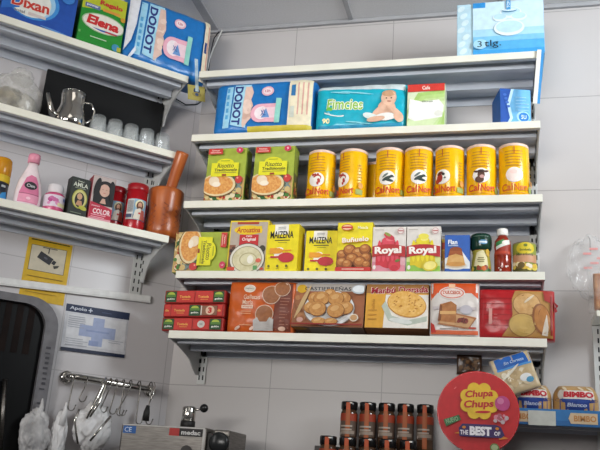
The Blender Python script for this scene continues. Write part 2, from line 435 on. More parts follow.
w, h = .106, .136
g = carton('c', w, h, .07, 'dbe6c4', 'c9d4b0')
for i, c in enumerate(('a9cc72', 'b5d384', 'c3da9a', 'd2e2b3')): g.poly([(-w/2+.001, .001), (w/2-.001-i*.012, .001), (w/2-.001, .05+.0*i), (w/2-.001, h*.85-i*.012), (-w/2+.03+i*.01, h*.8-i*.01), (-w/2+.001, h*.4-i*.012)], c)
g.poly([(-.03, .02), (.045, .03), (.05, .065), (.036, .085), (-.01, .08), (-.046, .09), (-.05, .03)], 'f4f4ee'); g.ell(.035, .042, .012, .009, 'e0e0d6'); g.ell(-.018, .05, .03, .028, 'faf9f4')
g.rect(-w/2+.001, h-.024, w/2-.001, h-.001, 'd0392f'); g.text('Cafe', .0, h-.013, .022, .012, 'f3dcd2', bold=.03); g.text('filtros', .004, .08, .03, .006, '7c8a6a')
o = g.make('filter_box'); tag(o, 'small white and green box with a red top band', 'box'); put(o, .691, -.242, ZB[1]+.001)

g = G(); g.box(-.043, .043, 0, .09, 0, .12, '1d5fae', .001)
g.on(flat(0)); g.rect(-.042, .001, .042, .119, '6db2de'); g.poly([(-.042, .001), (-.03, .001), (-.016, .03), (-.024, .07), (-.012, .119), (-.042, .119)], '1e50a4')
g.poly([(-.03, .001), (-.022, .001), (-.008, .03), (-.016, .07), (-.004, .119), (-.012, .119), (-.024, .07), (-.016, .03)], 'bfe0f2')
g.ell(.02, .035, .018, .017, 'a9d6ee'); g.ell(.022, .034, .014, .014, '2c7fc8'); g.text('5U', .022, .034, .014, .012, 'e6f3fa'); g.lines(-.0, .038, .095, 5, .01, .002, '9fcdea')
for q in range(4): g.ell(-.03+q*.003, .1-q*.012, .005, .004, '3f6cc0')
o = g.make('carton_box'); tag(o, 'small dark blue box turned at an angle on the diaper shelf', 'box'); put(o, .936, -.215, ZB[1]+.001, rz=14)

# ---- rice boxes
def rice_box(name='rice_box'):
    w, h = .121, .172
    g = carton('c', w, h, .05, 'a3b23e', '8a9c38')
    a = w/2
    g.rect(-a+.001, .001, a-.001, .078, 'c9a566'); g.blobs(-a+.002, .002, a-.002, .03, 46, .004, .009, ['b9302a', '4c7a33', 'd6c38a', 'e6d9b4', 'c4402f', '2f5f2b', 'dcae62'])
    g.blobs(.024, .02, a-.002, .085, 26, .004, .01, ['55645c', '7b8a86', 'c23f37', '4c5f4c', 'd2b678'])
    g.ell(-.018, .051, .056, .036, '7c5a34'); g.ell(-.018, .053, .054, .035, 'e3cfa0'); g.ell(-.02, .053, .049, .03, N2('cf8036', 'e3aa5c', 160)); g.ell(-.03, .064, .017, .015, 'e6d2b4', rot=-30); g.ell(-.022, .054, .013, .008, 'efe2cc')
    g.ell(.045, .068, .011, .012, 'c23a34'); g.ell(.041, .073, .003, .003, 'eb9a8a'); g.rect(-a+.004, .006, -a+.008, .012, 'a02f2a')
    g.rect(-.042, .078, .042, .121, 'e3dc22'); g.ell(0, .121, .026, .013, 'e3dc22'); g.text('Risotto', .002, .112, .05, .014, '6a6a26', bold=.012, shear=.12); g.text('Tradizionale', .003, .0985, .07, .0095, '6a6a26', bold=.02, shear=.12); g.lines(-.03, .036, .091, 1, .006, .0025, 'a8a238', 0)
    g.rect(-.007, .079, .006, .085, '9c4a2a'); g.lines(-.014, .014, .128, 1, .004, .0025, 'a4b028', 0)
    g.rect(-a+.006, h-.024, -a+.05, h-.006, 'c93a33'); g.text('Nomen', -a+.028, h-.012, .024, .005, 'f2d8d0'); g.lines(-a+.012, -a+.045, h-.018, 1, .004, .0025, 'eab0a6', 0)
    g.ell(a-.019, h-.013, .0105, .009, 'cf3a5a'); g.text('9', a-.019, h-.013, .005, .008, 'f6d6dc')
    g.on(side_x(a)); g.rect(.001, .001, .049, .171, '8f9f3a'); g.rect(.006, .02, .044, .09, '5c5c3a'); g.blobs(.004, .004, .046, .07, 16, .004, .009, ['b0543a', '4c6a33', 'c29a4c'])
    return g.make(name)
o = rice_box(); tag(o, 'green rice box with risotto plate picture, leftmost on the can shelf', 'food box', 'green rice boxes'); put(o, .111, -.236, ZB[2]+.001)
o2 = o.copy(); COL.objects.link(o2); o2['label'] = 'upright green rice box standing next to the first yellow can'; put(o2, .257, -.237, ZB[2]+.001)
o3 = o.copy(); COL.objects.link(o3); o3['label'] = 'green rice box lying on its side beside the soup box'; put(o3, -.0215, -.236, ZB[3]+.0615, ry=90)
o3.scale = (1, 1, .97)

# ---- yellow cans
def can(kind, label, rot=0.0, r=.0405, h=.157):
    t = thing('bouillon_can', label, 'can', 'yellow cans on the third shelf')
    g = G(); g.lathe([(r*.96, 0), (r, .002), (r, h-.008), (r*.985, h-.005)], 'f0b90eg', 40)
    g.on(cyl(r, rot=rot), .008)
    g.rect(-.03, h*.93, .03, h*.935, 'c98a1a')
    for i in range(6):
        L = random.uniform(.028, .036); g.rect(-L/1.3, h*.86-i*.0085, L/1.5, h*.86-i*.0085+.0022, 'b8791c')
    g.rect(-.001, h*.82, .0015, h*.95, 'b5532a')
    g.lines(.045, .058, h*.7, 9, .009, .003, 'c49a20'); g.rect(.04, .02, .06, .035, '9aa85a')
    cv = .066
    circ = 'f1ece4'
    g.ell(0, cv, .0215, .0215, circ)
    if kind == 'hen':
        c = 'b23a33'
        pts = []
        g.ell(.002, cv+.006, .011, .009, c); g.ell(.003, cv+.004, .0075, .006, circ); g.rect(-.012, cv-.004, .002, cv+.006, circ); g.ell(.007, cv-.004, .0035, .007, c, rot=15); g.ell(.004, cv-.012, .003, .005, c)
        for q in (-.009, -.003, .004): g.ell(q, cv+.014, .003, .004, c)
    elif kind == 'bird':
        c = '35413c'
        g.ell(.0, cv-.002, .014, .005, c, rot=28); g.ell(.006, cv-.008, .012, .004, c, rot=-15); g.ell(.012, cv+.004, .005, .004, c); g.ell(-.004, cv+.007, .01, .003, '6a756f', rot=40); g.poly([(.014, cv+.005), (.021, cv+.002), (.014, cv+.001)], c)
    elif kind == 'cow':
        c = '5a3a2c'
        g.ell(.0, cv+.002, .009, .012, c); g.ell(-.004, cv-.012, .011, .01, c); g.ell(-.012, cv+.011, .007, .003, c, rot=-15); g.ell(.012, cv+.011, .007, .003, c, rot=15); g.ell(.002, cv-.004, .0055, .005, 'c89a94'); g.ell(.0, cv+.012, .009, .004, '3c2a22')
    elif kind == 'ox':
        c = 'a83328'
        g.ell(-.007, cv-.003, .009, .013, c); g.ell(-.006, cv+.01, .009, .005, '6a2a22', rot=20); g.ell(.004, cv+.007, .004, .004, '2c2a28'); g.ell(.008, cv-.004, .003, .003, '6d6d68'); g.ell(-.013, cv-.012, .006, .008, c)
    else:
        g.ell(0, cv, .019, .019, 'f2ded6'); g.ell(-.002, cv+.008, .009, .006, 'efcfc6')
    red = 'cf4a1c' if kind != 'faded' else 'cf6a24'
    g.text('Cal', -.019, .0305, .028, .021, red, bold=.025, rot=4, shear=.1); g.text('Nort', .0165, .0305, .036, .02, red, bold=.025, rot=3, shear=.1)
    g.lines(-.034, .034, .0155, 1, .004, .0018, 'd88a1a', 0)
    g.ell(.052, .045, .006, .009, 'd99a4a')
    g.make('can_body', t)
    g = G(); g.lathe([(r*.985, h-.0055), (r*1.01, h-.0045), (r*1.01, h+.002), (r*.97, h+.0035), (r*.93, h+.001), (0, h)], 'e6c8b8g', 40); g.make('can_lid', t)
    return t
yc = -.232 + .0405
for kind, x, rot, lab in (('hen', .389, -.1, 'yellow can with red hen head, first beside the rice box'), ('hen', .483, -.62, 'yellow can turned so its hen head sits at the left edge'),
                     ('bird', .588, -.05, 'yellow can with a dark bird, third in the row'), ('bird', .6695, .12, 'yellow can with a dark bird, fourth in the row'),
                     ('ox', .756, -.45, 'yellow can turned sideways showing a red ox head at left'), ('cow', .842, .0, 'yellow can showing a brown cow head in white circle'),
                     ('faded', .929, .0, 'yellow can with faded pale circle at the right end of its row')):
    o = can(kind, lab, rot); put(o, x, yc, ZB[2]+.0012)
o = can('bird', 'orange shadowed can standing behind the second and third yellow cans', 1.5); put(o, .5335, -.09, ZB[2]+.0012)

# ---- fourth shelf
w, h = .116, .153
g = carton('c', w, h, .045, 'e2c928', 'd9bb20'); a = w/2
g.rect(-a+.004, .004, a-.004, h-.005, 'b7a99a'); g.rect(-a+.004, .004, -a+.022, .08, '8d5a44'); g.rect(-a+.022, h-.012, a-.03, h-.005, 'a8392a')
g.ell(-.002, h-.029, .042, .014, 'e9c61e'); g.rect(-.03, h-.04, .038, h-.019, 'e9c61e', rot=3); g.text('Aroustina', -.001, h-.029, .07, .016, 'c2591a', bold=.03, shear=.15)
g.rect(-.026, h-.076, .03, h-.043, 'c0282c'); g.text('Original', .002, h-.058, .04, .012, 'f4e2dc', bold=.03); g.text('crema', .002, h-.048, .018, .005, 'f4e2dc')
g.blobs(-a+.006, .05, -a+.024, .08, 7, .004, .008, ['5a3a2e', '6e4636', '3d2b26']); g.ell(a-.014, .068, .009, .01, '3f3a2c')
g.ell(.002, .038, .052, .046, '4b443c'); g.ell(.002, .038, .05, .044, 'dcd7c9'); g.ell(.002, .037, .044, .038, '9b9170'); g.ell(.002, .037, .042, .036, N2('c8bf95', 'd9d2ae', 90)); g.ell(.006, .036, .026, .02, 'b2a77c'); g.ell(.006, .036, .023, .017, 'd6cfa9'); g.ell(.012, .036, .009, .012, 'ebe7d8')
g.rect(-a+.004, .004, -a+.026, .014, 'c9442c'); g.ell(.036, .033, .008, .006, 'd8634e'); g.rect(.022, .006, .034, .018, '5f9a5c'); g.rect(.042, .006, a-.006, .012, 'c74a3a')
o = g.make('soup_box'); tag(o, 'yellow framed soup box with a bowl of cream soup', 'food box'); put(o, .2005, -.24, ZB[3]+.001)

def starch(name='cornstarch_box'):
    w, h = .095, .14
    g = carton('c', w, h, .055, 'ecd90f', 'd6bd14'); a = w/2
    g.poly([(-.024, h-.03), (.016, h-.03), (.016, h-.001), (-.024, h-.001)], 'f2efe6'); g.lines(-.014, .008, h-.008, 2, .005, .002, '8a8a86', 0)
    g.text('MAIZENA', -.002, h-.031, .068, .021, '17181c', bold=.02); g.lines(-.022, .022, h-.046, 1, .004, .003, '6a6420', 0); g.lines(-.012, .014, h-.053, 1, .004, .002, 'a79c22', 0)
    g.ell(-.012, .062, .018, .009, 'f4efe4', rot=14); g.ell(.0, .047, .021, .009, 'f4efe4', rot=-5); g.rect(-.034, .053, -.004, .07, 'e59a26'); g.ell(-.009, .061, .014, .0078, 'e59a26'); g.rect(-.0, .0605, .028, .0645, 'e59a26')
    g.ell(.015, .042, .023, .0145, 'bf2f38'); g.rect(-.03, .041, .006, .046, 'bf2f38'); g.ell(-.028, .0435, .003, .003, 'bf2f38')
    for q in (-.034, -.008, .018): g.ell(q, .017, .0035, .004, '6a6420'); g.rect(q-.004, .009, q+.004, .011, 'a79c22')
    return g.make(name)
o = starch(); tag(o, 'yellow cornstarch box next to the soup box', 'food box', 'yellow cornstarch boxes'); put(o, .3005, -.241, ZB[3]+.001, rz=-3)
o2 = o.copy(); COL.objects.link(o2); o2['label'] = 'yellow cornstarch box next to the fritter box, set further back'; put(o2, .4065, -.215, ZB[3]+.001); o2.scale = (.96, 1, .92)

w, h = .098, .143
g = carton('c', w, h, .045, 'e8d81a', 'd2b51c'); a = w/2
g.rect(-a+.001, .001, a-.001, .014, 'c5302a'); g.rect(-a+.001, .012, a-.001, .055, '7b4a26')
for i, (u, v, r) in enumerate([(-.033, .05, .017), (-.012, .062, .018), (.012, .052, .02), (.03, .064, .016), (.033, .04, .016), (-.03, .025, .018), (-.004, .035, .019), (.018, .026, .018), (.036, .02, .014), (-.016, .02, .015)]):
    v2 = v; r = min(r, a-.001-abs(u)); g.ell(u, v2, r, r*.95, '5e3014'); g.ell(u-.0005, v2+.001, r*.93, r*.87, '94521f'); g.ell(u-.0015, v2+r*.2, r*.7, r*.58, N2('b06a2c', 'c07a38', 120)); g.ell(u-.003, v2+r*.42, r*.32, r*.2, 'd09a5c')
g.rect(-a+.001, .001, a-.001, .012, 'c5302a'); g.lines(-.03, .03, .008, 1, .004, .003, 'e6a99a', 0)
g.text('Buñuelo', .004, .089, .074, .015, 'd8742c', rot=4, bold=.06); g.text('Buñuelo', .004, .0895, .073, .014, 'f6eed8', rot=4, bold=.03)
g.ell(-.02, h-.019, .016, .009, 'c43a2c'); g.ell(-.02, h-.019, .0135, .007, 'f0c8a0'); g.rect(-.035, h-.0215, -.005, h-.0165, 'c43a2c'); g.text('Mezcla', .024, h-.02, .028, .008, 'f6f1d0', bold=.02)
o = g.make('fritter_box'); tag(o, 'yellow box with a picture of brown fritters', 'food box'); put(o, .505, -.241, ZB[3]+.001)

def jelly(fruit):
    w, h = .0905, .129
    g = carton('c', w, h, .035, 'ddd7d0', 'd2cbc2'); a = w/2
    if fruit == 'red':
        g.rect(-a+.001, .001, a-.001, .03, 'd88a98'); j1, j2, j3 = 'c92f3e', 'd9485a', 'e2707c'
        g.poly([(-a+.001, .03), (a-.001, .02), (a-.001, .045), (-a+.001, .045)], 'dfa9b0')
    else:
        g.rect(-a+.001, .001, a-.001, .03, '8fbe4a'); j1, j2, j3 = 'd8bf1c', 'e6d42a', 'f0e678'
        g.poly([(-a+.001, .03), (a-.001, .018), (a-.001, .045), (-a+.001, .045)], 'cfd98a')
    g.ell(-.002, .052, .034, .04, j1); g.rect(-.035, .02, .031, .055, j1)
    for i in range(5): g.ell(-.026+i*.012, .06, .0055, .03, j2)
    g.ell(-.002, .088, .018, .011, j2); g.ell(.002, .092, .01, .005, j3)
    if fruit == 'red': g.ell(.0, .1, .016, .007, 'c73a48', rot=-30); g.ell(-.004, .106, .01, .004, '8a9a4a', rot=-30)
    else: g.ell(.0, .1, .014, .008, 'e9dc52')
    pts = [(-a+.001, .042)] + [(-a+.001+(w-.002)*i/10, .042+.006*math.sin(PI*i/10)) for i in range(1, 11)] + [(a-.001-(w-.002)*i/10, .072+.006*math.sin(PI*i/10)) for i in range(0, 11)]
    g.poly(pts, 'b3282c'); g.text('Royal', -.002, .059, .072, .026, 'f3ebe4', bold=.045, rot=2)
    if fruit == 'red': g.ell(.016, .018, .016, .015, 'd2394a'); g.ell(.016, .012, .01, .008, 'c22c3e'); g.ell(.024, .032, .007, .004, '6f7a3a', rot=20)
    else: g.ell(.018, .018, .02, .014, 'd6c43a', rot=10); g.ell(.018, .019, .016, .011, 'efe284', rot=10)
    g.ell(.031, h-.014, .009, .009, 'c9a3a0'); g.ell(.031, h-.014, .007, .007, 'e2d6d0'); g.rect(.024, h-.0155, .038, h-.0125, 'b86a6a'); g.ell(-a+.008, .013, .004, .006, 'e9e3dc'); g.lines(-a+.006, -a+.03, h-.01, 1, .004, .002, 'b5aca2', 0)
    return g.make('jelly_box')
o = jelly('red'); tag(o, 'white jelly dessert box with red strawberry jelly', 'food box', 'jelly dessert boxes'); put(o, .5995, -.242, ZB[3]+.001)
o = jelly('yellow'); tag(o, 'white jelly dessert box with yellow lemon jelly', 'food box', 'jelly dessert boxes'); put(o, .6915, -.242, ZB[3]+.001)

def flan_box(label, yel):
    w, h = .066, .105
    g = carton('c', w, h, .03, '2a5db0' if not yel else 'd9b43a', '24407c'); a = w/2
    g.poly([(-a+.001, .001), (a-.001, .001), (a-.001, .03), (.012, .06), (-a+.001, .04)], 'dfe3e6'); g.rect(-a+.001, .001, a-.001, .012, '2456a6')
    g.ell(-.004, .02, .029, .011, 'd7d3cc'); g.ell(-.004, .022, .026, .008, 'c9b394')
    g.poly([(-.028, .024), (.02, .024), (.012, .06), (-.02, .06)], N2('cf9a52', 'd9ac6a', 60)); g.ell(-.004, .024, .024, .006, 'c98f48'); g.ell(-.004, .062, .016, .009, '8a4420'); g.poly([(-.02, .06), (.012, .06), (.015, .046), (-.004, .052), (-.023, .046)], '9c5226')
    if yel: g.rect(-a+.001, .075, a-.001, .094, 'c9502e'); g.rect(-a+.003, .05, -a+.014, .07, 'c9862e')
    else: g.text('Flan', -.012, .084, .024, .013, 'eef2f4', bold=.03); g.lines(-.024, .002, .075, 1, .004, .002, 'c6d2e2', 0)
    o = g.make('flan_box'); return tag(o, label, 'food box', 'flan mix boxes')
put(flan_box('blue box with a caramel flan picture', False), .78, -.24, ZB[3]+.001)
put(flan_box('yellow box tucked behind the blue flan box', True), .7635, -.204, ZB[3]+.001)

# glass jar with dark green lid
t = thing('coffee_jar', 'waisted jar with dark green lid and label, left of the sauce bottle', 'jar')
r = .027
prof = [(.023, 0), (.026, .003), (.0265, .02), (.024, .04), (.0215, .054), (.024, .064)]
g = G(); g.lathe(prof, N2('5d3a20', '6b4426', 40, rough=.15), 32)
def LS(prof):
    def rad(v):
        for (r0, z0), (r1, z1) in zip(prof, prof[1:]):
            if z0 <= v <= z1: return r0 + (r1 - r0) * (v - z0) / max(1e-6, z1 - z0)
        return prof[-1][0] if v > prof[-1][1] else prof[0][0]
    def S(u, v, l):
        rr = rad(v); a = u / r; return ((rr + l) * math.sin(a), -(rr + l) * math.cos(a), v)
    return S
g.make('jar_body', t)
g = G(); g.on(LS(prof), .006, .0003); g.rect(-.034, .006, .034, .062, 'ab9f3c'); g.poly([(-.02, .02), (.02, .018), (.018, .05), (.006, .062), (-.014, .056)], 'ded5a8'); g.rect(-.03, .004, .03, .016, '4d7a36'); g.blobs(-.03, .006, .032, .022, 16, .003, .006, ['c8662a', '2f5526', 'd5b13c', '8a3a1e']); g.lines(-.01, .01, .042, 3, .005, .002, '7a7340', center=True); g.ell(.02, .055, .006, .01, 'cfa83c', rot=20)
g.make('paper_label', t)
g = G(); g.lathe([(.0235, .0635), (.0275, .07), (.0285, .085), (.0275, .1), (.025, .106), (0, .1065)], '17382bg', 32); g.on(cyl(.0287), .006); g.ell(.006, .082, .012, .006, '5f8fb4'); g.rect(-.004, .08, .016, .084, 'dfe8ee'); g.rect(-.02, .097, .02, .0985, '5d7a6c'); g.make('jar_lid', t)
put(t, .8405, -.212, ZB[3]+.001); t.scale = (1, 1, 1.04)

t = thing('sauce_bottle', 'red hot sauce bottle with a white cap', 'bottle')
pb = [(.02, 0), (.0225, .003), (.0225, .05), (.0205, .062), (.0215, .075), (.02, .09), (.0135, .1), (.012, .105)]
g = G(); g.lathe(pb, N2('7a2416', '96321e', 60, rough=.15), 32); g.make('bottle_body', t)
g = G(); r = .0225; g.on(LS(pb), .005, .0003); g.rect(-.03, .05, .03, .092, '9a3020'); g.poly([(-.02, .064), (.022, .08), (.022, .092), (-.02, .082)], 'dfe3dc'); g.poly([(-.02, .072), (.006, .082), (.004, .092), (-.02, .084)], '3d8a4e'); g.ell(.006, .082, .008, .006, 'f0e9de'); g.rect(-.022, .052, .022, .06, 'b5432c'); g.blobs(-.014, .006, .014, .024, 6, .0015, .003, ['e6d6cc', 'd9b0a2']); g.make('paper_label', t)
g = G(); g.lathe([(.0135, .105), (.0145, .107), (.0148, .121), (.013, .1235), (0, .124)], 'ece9e2g', 28); g.make('cap', t)
put(t, .896, -.214, ZB[3]+.001); t.scale = (1, 1, 1.03)

t = thing('food_tin', 'short food tin with green and yellow label, rightmost on its shelf', 'tin')
r = .0292; h = .088
g = G(); g.lathe([(r*.97, 0), (r, .002), (r, h-.003), (r*.97, h-.0015), (r*.94, h-.003), (0, h-.003)], N2('8d8468', '9c9376', 30, rough=.3, metal=.6), 36)
g.make('tin_body', t)
g = G(); g.on(cyl(r), .006, .0003); g.rect(-.09, .004, .09, h-.006, '8f9a3a'); g.rect(-.09, .004, .09, .02, '5d5a28'); g.ell(.002, h-.02, .024, .016, 'd7c026'); g.ell(.002, h-.012, .005, .004, '6c7a2a'); g.text('Bonduelle', .002, h-.024, .028, .006, '5a6a24'); g.rect(-.034, .03, .034, .052, 'c9946e'); g.text('Macedonia', .0, .052, .042, .007, '3f5a22'); g.blobs(-.034, .008, .036, .034, 18, .005, .009, ['e2cc5a', 'efe2b4', 'd9b23c', 'e8dcc4', '6f5a2a']); g.make('paper_label', t)
put(t, .951, -.21, ZB[3]+.001)

# ---- fifth shelf
w, h = .181, .112
t = thing('biscuit_multipack', 'red and green wrapped bundle of biscuit rolls at the shelf end', 'biscuit pack')
for j in range(3):
    g = G(); z0 = .001 + j * .0388; z1 = z0 + .0383
    g.box(-w/2, w/2, 0, .05, z0, z1, '9c2420p', .005); g.on(flat(0), None, .0002)
    off = (0, -.028, .0)[j]
    pat = ('G', 'R', 'R', 'G') if j == 2 else (('r', 'R', 'G', 'C', 'r') if j == 1 else ('G', 'R', 'B', 'G'))
    u = -w/2 + .004; ws = {'G': .032, 'R': .054, 'r': .019, 'C': .048, 'B': .05}
    for q in pat:
        e = min(u + ws[q], w/2 - .004); c = (u + e) / 2; m = (z0 + z1) / 2
        if q == 'G':
            g.rect(u, z0+.004, e, z1-.004, '20421f'); g.ell(c, m+.006, .011, .007, 'a8b83a'); g.rect(u+.002, m-.001, e-.002, m+.006, '4d7a2a'); g.text('gullón', c, m-.007, .022, .006, 'e6eadb', bold=.03)
        elif q in 'Rr':
            g.rect(u+.001, z0+.0035, e-.001, z1-.0035, 'c22c22'); g.text('Tostada' if q == 'R' else 'da', c-.002, m, .6*(e-u), .007, 'e0a24a', bold=.03); 
            if q == 'R': g.lines(c-.01, c+.012, m-.007, 1, .004, .0018, 'd98a3a', 0)
        elif q == 'C':
            g.rect(u, z0+.006, e, z1-.006, '8a5a42'); g.rect(u+.001, z0+.006, u+.004, z1-.006, 'd9cfc4'); g.ell(c+.004, m, .013, .0125, 'd9b49a'); g.text('3', c+.004, m, .011, .016, 'c0251f', bold=.06)
        else:
            g.rect(u+.001, z0+.006, e-.001, z1-.006, 'bf2a22'); g.ell(c, m, .011, .01, 'c9c4bc'); g.text('OK', c, m, .012, .006, '7a7a76')
        u = e + .001
    g.make('biscuit_roll', t)
put(t, .062, -.246, ZB[4]+.001, ry=-.6)
g = G(); g.pillow(.1, .125, .03, '6b3a2cp', n=6, wr=.002, seed=8); o = g.make('biscuit_pack'); tag(o, 'dark brown pack standing behind the red biscuit bundle', 'biscuit pack'); put(o, .11, -.16, ZB[4]+.002)

w, h = .19, .1445
g = G(); g.pillow(w, h, .06, 'c75c22p', n=5, wr=.004, seed=2.2); a = w/2
g.rect(a-.056, .006, a-.008, h-.006, '6f3322'); g.lines(a-.04, a-.012, h-.02, 13, .009, .0022, '9a6450', .5)
g.ell(-.034, h-.022, .0165, .011, 'e8ddd0'); g.ell(-.034, h-.022, .0145, .009, 'cfc4b4'); g.text('reglero', -.034, h-.022, .022, .005, '6a6258')
g.text('Galletas', -.026, h-.046, .046, .013, 'e9c9b0', bold=.01); g.text('María', -.036, h-.061, .03, .013, 'e9c9b0', bold=.01); g.rect(-.053, h-.078, -.02, h-.069, 'e3c7b2'); g.text('integral', -.0365, h-.0735, .026, .005, 'b5532a'); g.lines(-.053, -.018, h-.085, 2, .006, .0025, 'dc9a70', .2); g.lines(-.055, -.02, .022, 1, .005, .0025, 'dc9a70', 0)
for u, v, r in ((.03, h-.04, .026), (.014, h-.094, .026), (.06, h-.022, .022)):
    v = min(v, h - r*.6); g.ell(u, v, r, r, 'd6b6a0'); g.ell(u, v, r*.92, r*.92, N2('8e5530', 'a0653a', 140))
g.poly([(-.016, .006), (.04, .006), (.042, .036), (.03, .042), (.022, .03), (.002, .03), (-.006, .042), (-.016, .034)], 'b9b4b0'); g.ell(-.06, .012, .009, .004, 'e9c6b4', rot=30); g.ell(-.02, .012, .007, .004, 'e9c6b4', rot=40); g.ell(a-.03, .012, .01, .006, 'd8b09a')
o = g.make('biscuit_pack'); tag(o, 'orange plastic pack of round biscuits beside the red biscuit bundle', 'biscuit pack'); put(o, .254, -.248, ZB[4]+.001)

def leaning(name, g, x, z, th, a, yf=-.247):
    """lean a carton back on its rear bottom edge"""
    o = g.make(name); a_ = R(a)
    o.location = (x, yf, z + th * math.sin(a_)); o.rotation_euler = (-a_, 0, 0); return o
w, h, th = .196, .1225, .16
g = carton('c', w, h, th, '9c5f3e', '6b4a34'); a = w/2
g.rect(-a+.001, h-.022, a-.001, h-.001, 'b5aea6'); g.ell(-a+.022, h-.015, .014, .012, 'd6a922'); g.text('CASTIERREÑAS', -.004, h-.0135, .128, .0125, '33333c', bold=.012)
g.blobs(-a+.002, .006, -a+.04, h-.03, 26, .006, .012, ['a86a42', '8e5a3a', 'b27b50', '96603e'])
for i in range(4): g.ell(-a+.022+i*.004, .06+i*.006, .0035, .04, 'c9a878', rot=-20)
g.ell(-a+.024, .018, .009, .007, 'cfa092')
g.ell(.004, .05, .07, .052, '8a786c'); g.ell(.004, .051, .068, .05, 'e2e2e2'); g.ell(.004, .05, .058, .042, 'ccc8c3')
ck = N2('b67a3c', 'c99350', 140)
for u, v, r in ((-.036, .078, .02), (.042, .078, .02), (.004, .09, .017), (-.018, .077, .023), (.022, .076, .022), (-.044, .05, .02), (.05, .05, .021), (-.026, .046, .024), (.024, .042, .024), (-.02, .012, .02), (.014, .011, .018)):
    rv = min(r*.88, v-.002); g.ell(u, v, r, rv, '7d4c22'); g.ell(u-.0006, v+.001, r*.94, rv*.93, ck); g.ell(u-.003, v+rv*.3, r*.5, rv*.35, 'd3a468', rot=20)
g.ell(a-.024, .022, .012, .0105, 'e0d6c4'); g.ell(a-.024, .022, .009, .008, 'c99a6a'); g.ell(a-.014, h-.022, .02, .013, 'b9c0c4'); g.ell(a-.014, h-.021, .017, .01, 'dfe4e6')
g.rect(-a+.001, .001, a-.001, .005, '8e2a22')
g.on(lambda u, v, l: (u, v, -l)); g.rect(-a+.001, .002, a-.001, th-.002, '7a6250'); g.rect(-.05, .004, .06, th-.006, '8c8078'); g.ell(-a+.022, .014, .02, .012, 'a8793a')
o = leaning('cookie_box', g, .441, ZB[4]+.001, th, 7); tag(o, 'brown box with a white plate of round cookies', 'biscuit box')

w, h, th = .166, .1225, .16
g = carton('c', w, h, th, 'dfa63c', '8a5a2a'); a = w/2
g.rect(-a+.001, h-.026, a-.001, h-.001, 'a8763a'); g.text('Marbú Dorada', .006, h-.0165, .152, .019, 'f3e6dc', bold=.06, rot=2); g.text('Marbú Dorada', .006, h-.0165, .15, .0175, 'a01f2e', bold=.03, shear=.1, rot=2)
g.poly([(-.034, .001), (a-.001, .001), (a-.001, h-.03), (-.03, h-.03)], 'e9e4da'); g.poly([(-a+.001, .001), (-.04, .001), (-.034, h*.75), (-a+.001, h*.72)], 'dca238'); 
g.poly([(-.04, .06), (-.02, .02), (.03, .008), (a-.004, .02), (a-.004, .034), (.03, .022), (-.012, .034), (-.03, .075)], 'b9c2b4'); g.ell(.012, .02, .03, .007, 'd8dcd6', rot=-8)
g.ell(.026, .066, .052, .036, 'c98a34', rot=-14); g.ell(.026, .067, .05, .034, N2('dda547', 'ecc070', 120), rot=-14)
for i in range(26):
    rr = random.random()**.5; q = random.random()*2*PI; u, v = .042*rr*math.cos(q), .026*rr*math.sin(q); g.ell(.026+u*.97+v*.24, .067-u*.24+v*.97, .0028, .0016, 'b9782e', rot=20, n=8); g.L -= g.STEP
g.L += g.STEP
g.text('Galleta', -.062, .062, .034, .008, 'b9822c', rot=90); g.lines(-.074, -.05, .05, 3, .012, .004, 'c08a30')
g.on(lambda u, v, l: (u, v, -l)); g.rect(-a+.001, .002, a-.001, th-.002, '85552a'); g.text('DORADA', .02, .028, .05, .012, '6b4220')
o = leaning('cookie_box', g, .6245, ZB[4]+.001, th, 7); tag(o, 'yellow and white box with one golden oval biscuit', 'biscuit box')

w, h = .126, .1445
g = G(); g.pillow(w, h, .05, 'd9d2ccp', n=6, wr=.003, seed=6.1); a = w/2
g.rect(-a+.003, h-.03, a-.003, h-.003, 'd8541c'); g.poly([(-a+.003, h-.05), (-a+.02, h-.03), (-a+.003, h-.028)], 'd8541c'); g.poly([(a-.003, h-.045), (a-.02, h-.03), (a-.003, h-.028)], 'd8541c'); g.ell(-.006, h-.03, .033, .017, 'e6dcd6'); g.ell(-.006, h-.03, .03, .0145, 'd9705a'); g.ell(-.006, h-.03, .027, .0125, 'e8d4cc'); g.text('DULCESOL', -.006, h-.029, .046, .009, 'c4512a', bold=.03); g.rect(-.014, h-.017, .002, h-.006, 'efc09a')
g.rect(-a+.008, .07, a-.008, .078, 'c9bfc0'); g.poly([(-a+.02, .032), (.036, .02), (.056, .05), (-.0, .062)], 'a87048'); g.poly([(-a+.022, .036), (.036, .024), (.05, .046), (-.0, .058)], 'c79a6c')
g.poly([(-.042, .04), (.004, .036), (.006, .082), (-.008, .092), (-.036, .084)], N2('9a5c2e', 'b57840', 60)); g.poly([(-.042, .04), (-.036, .084), (-.03, .08), (-.034, .042)], '7d4824'); g.rect(-.036, .058, .004, .066, 'd9a868'); g.blobs(.004, .034, .036, .05, 8, .004, .008, ['7a2f28', '5a2a22', '96463a']); g.ell(.03, .07, .016, .012, 'bfbac0')
g.rect(-a+.004, .006, a-.004, .016, 'd86a44'); g.lines(-.036, .01, .022, 1, .004, .003, 'a39a94', 0); g.rect(.036, .02, .054, .025, 'b9493a'); g.poly([(-a+.004, .01), (-a+.018, .01), (-a+.012, .03), (-a+.004, .036)], 'c4352c')
o = g.make('cake_pack'); tag(o, 'white and orange pouch showing a sliced chocolate cake', 'cake pack'); put(o, .7735, -.25, ZB[4]+.001)

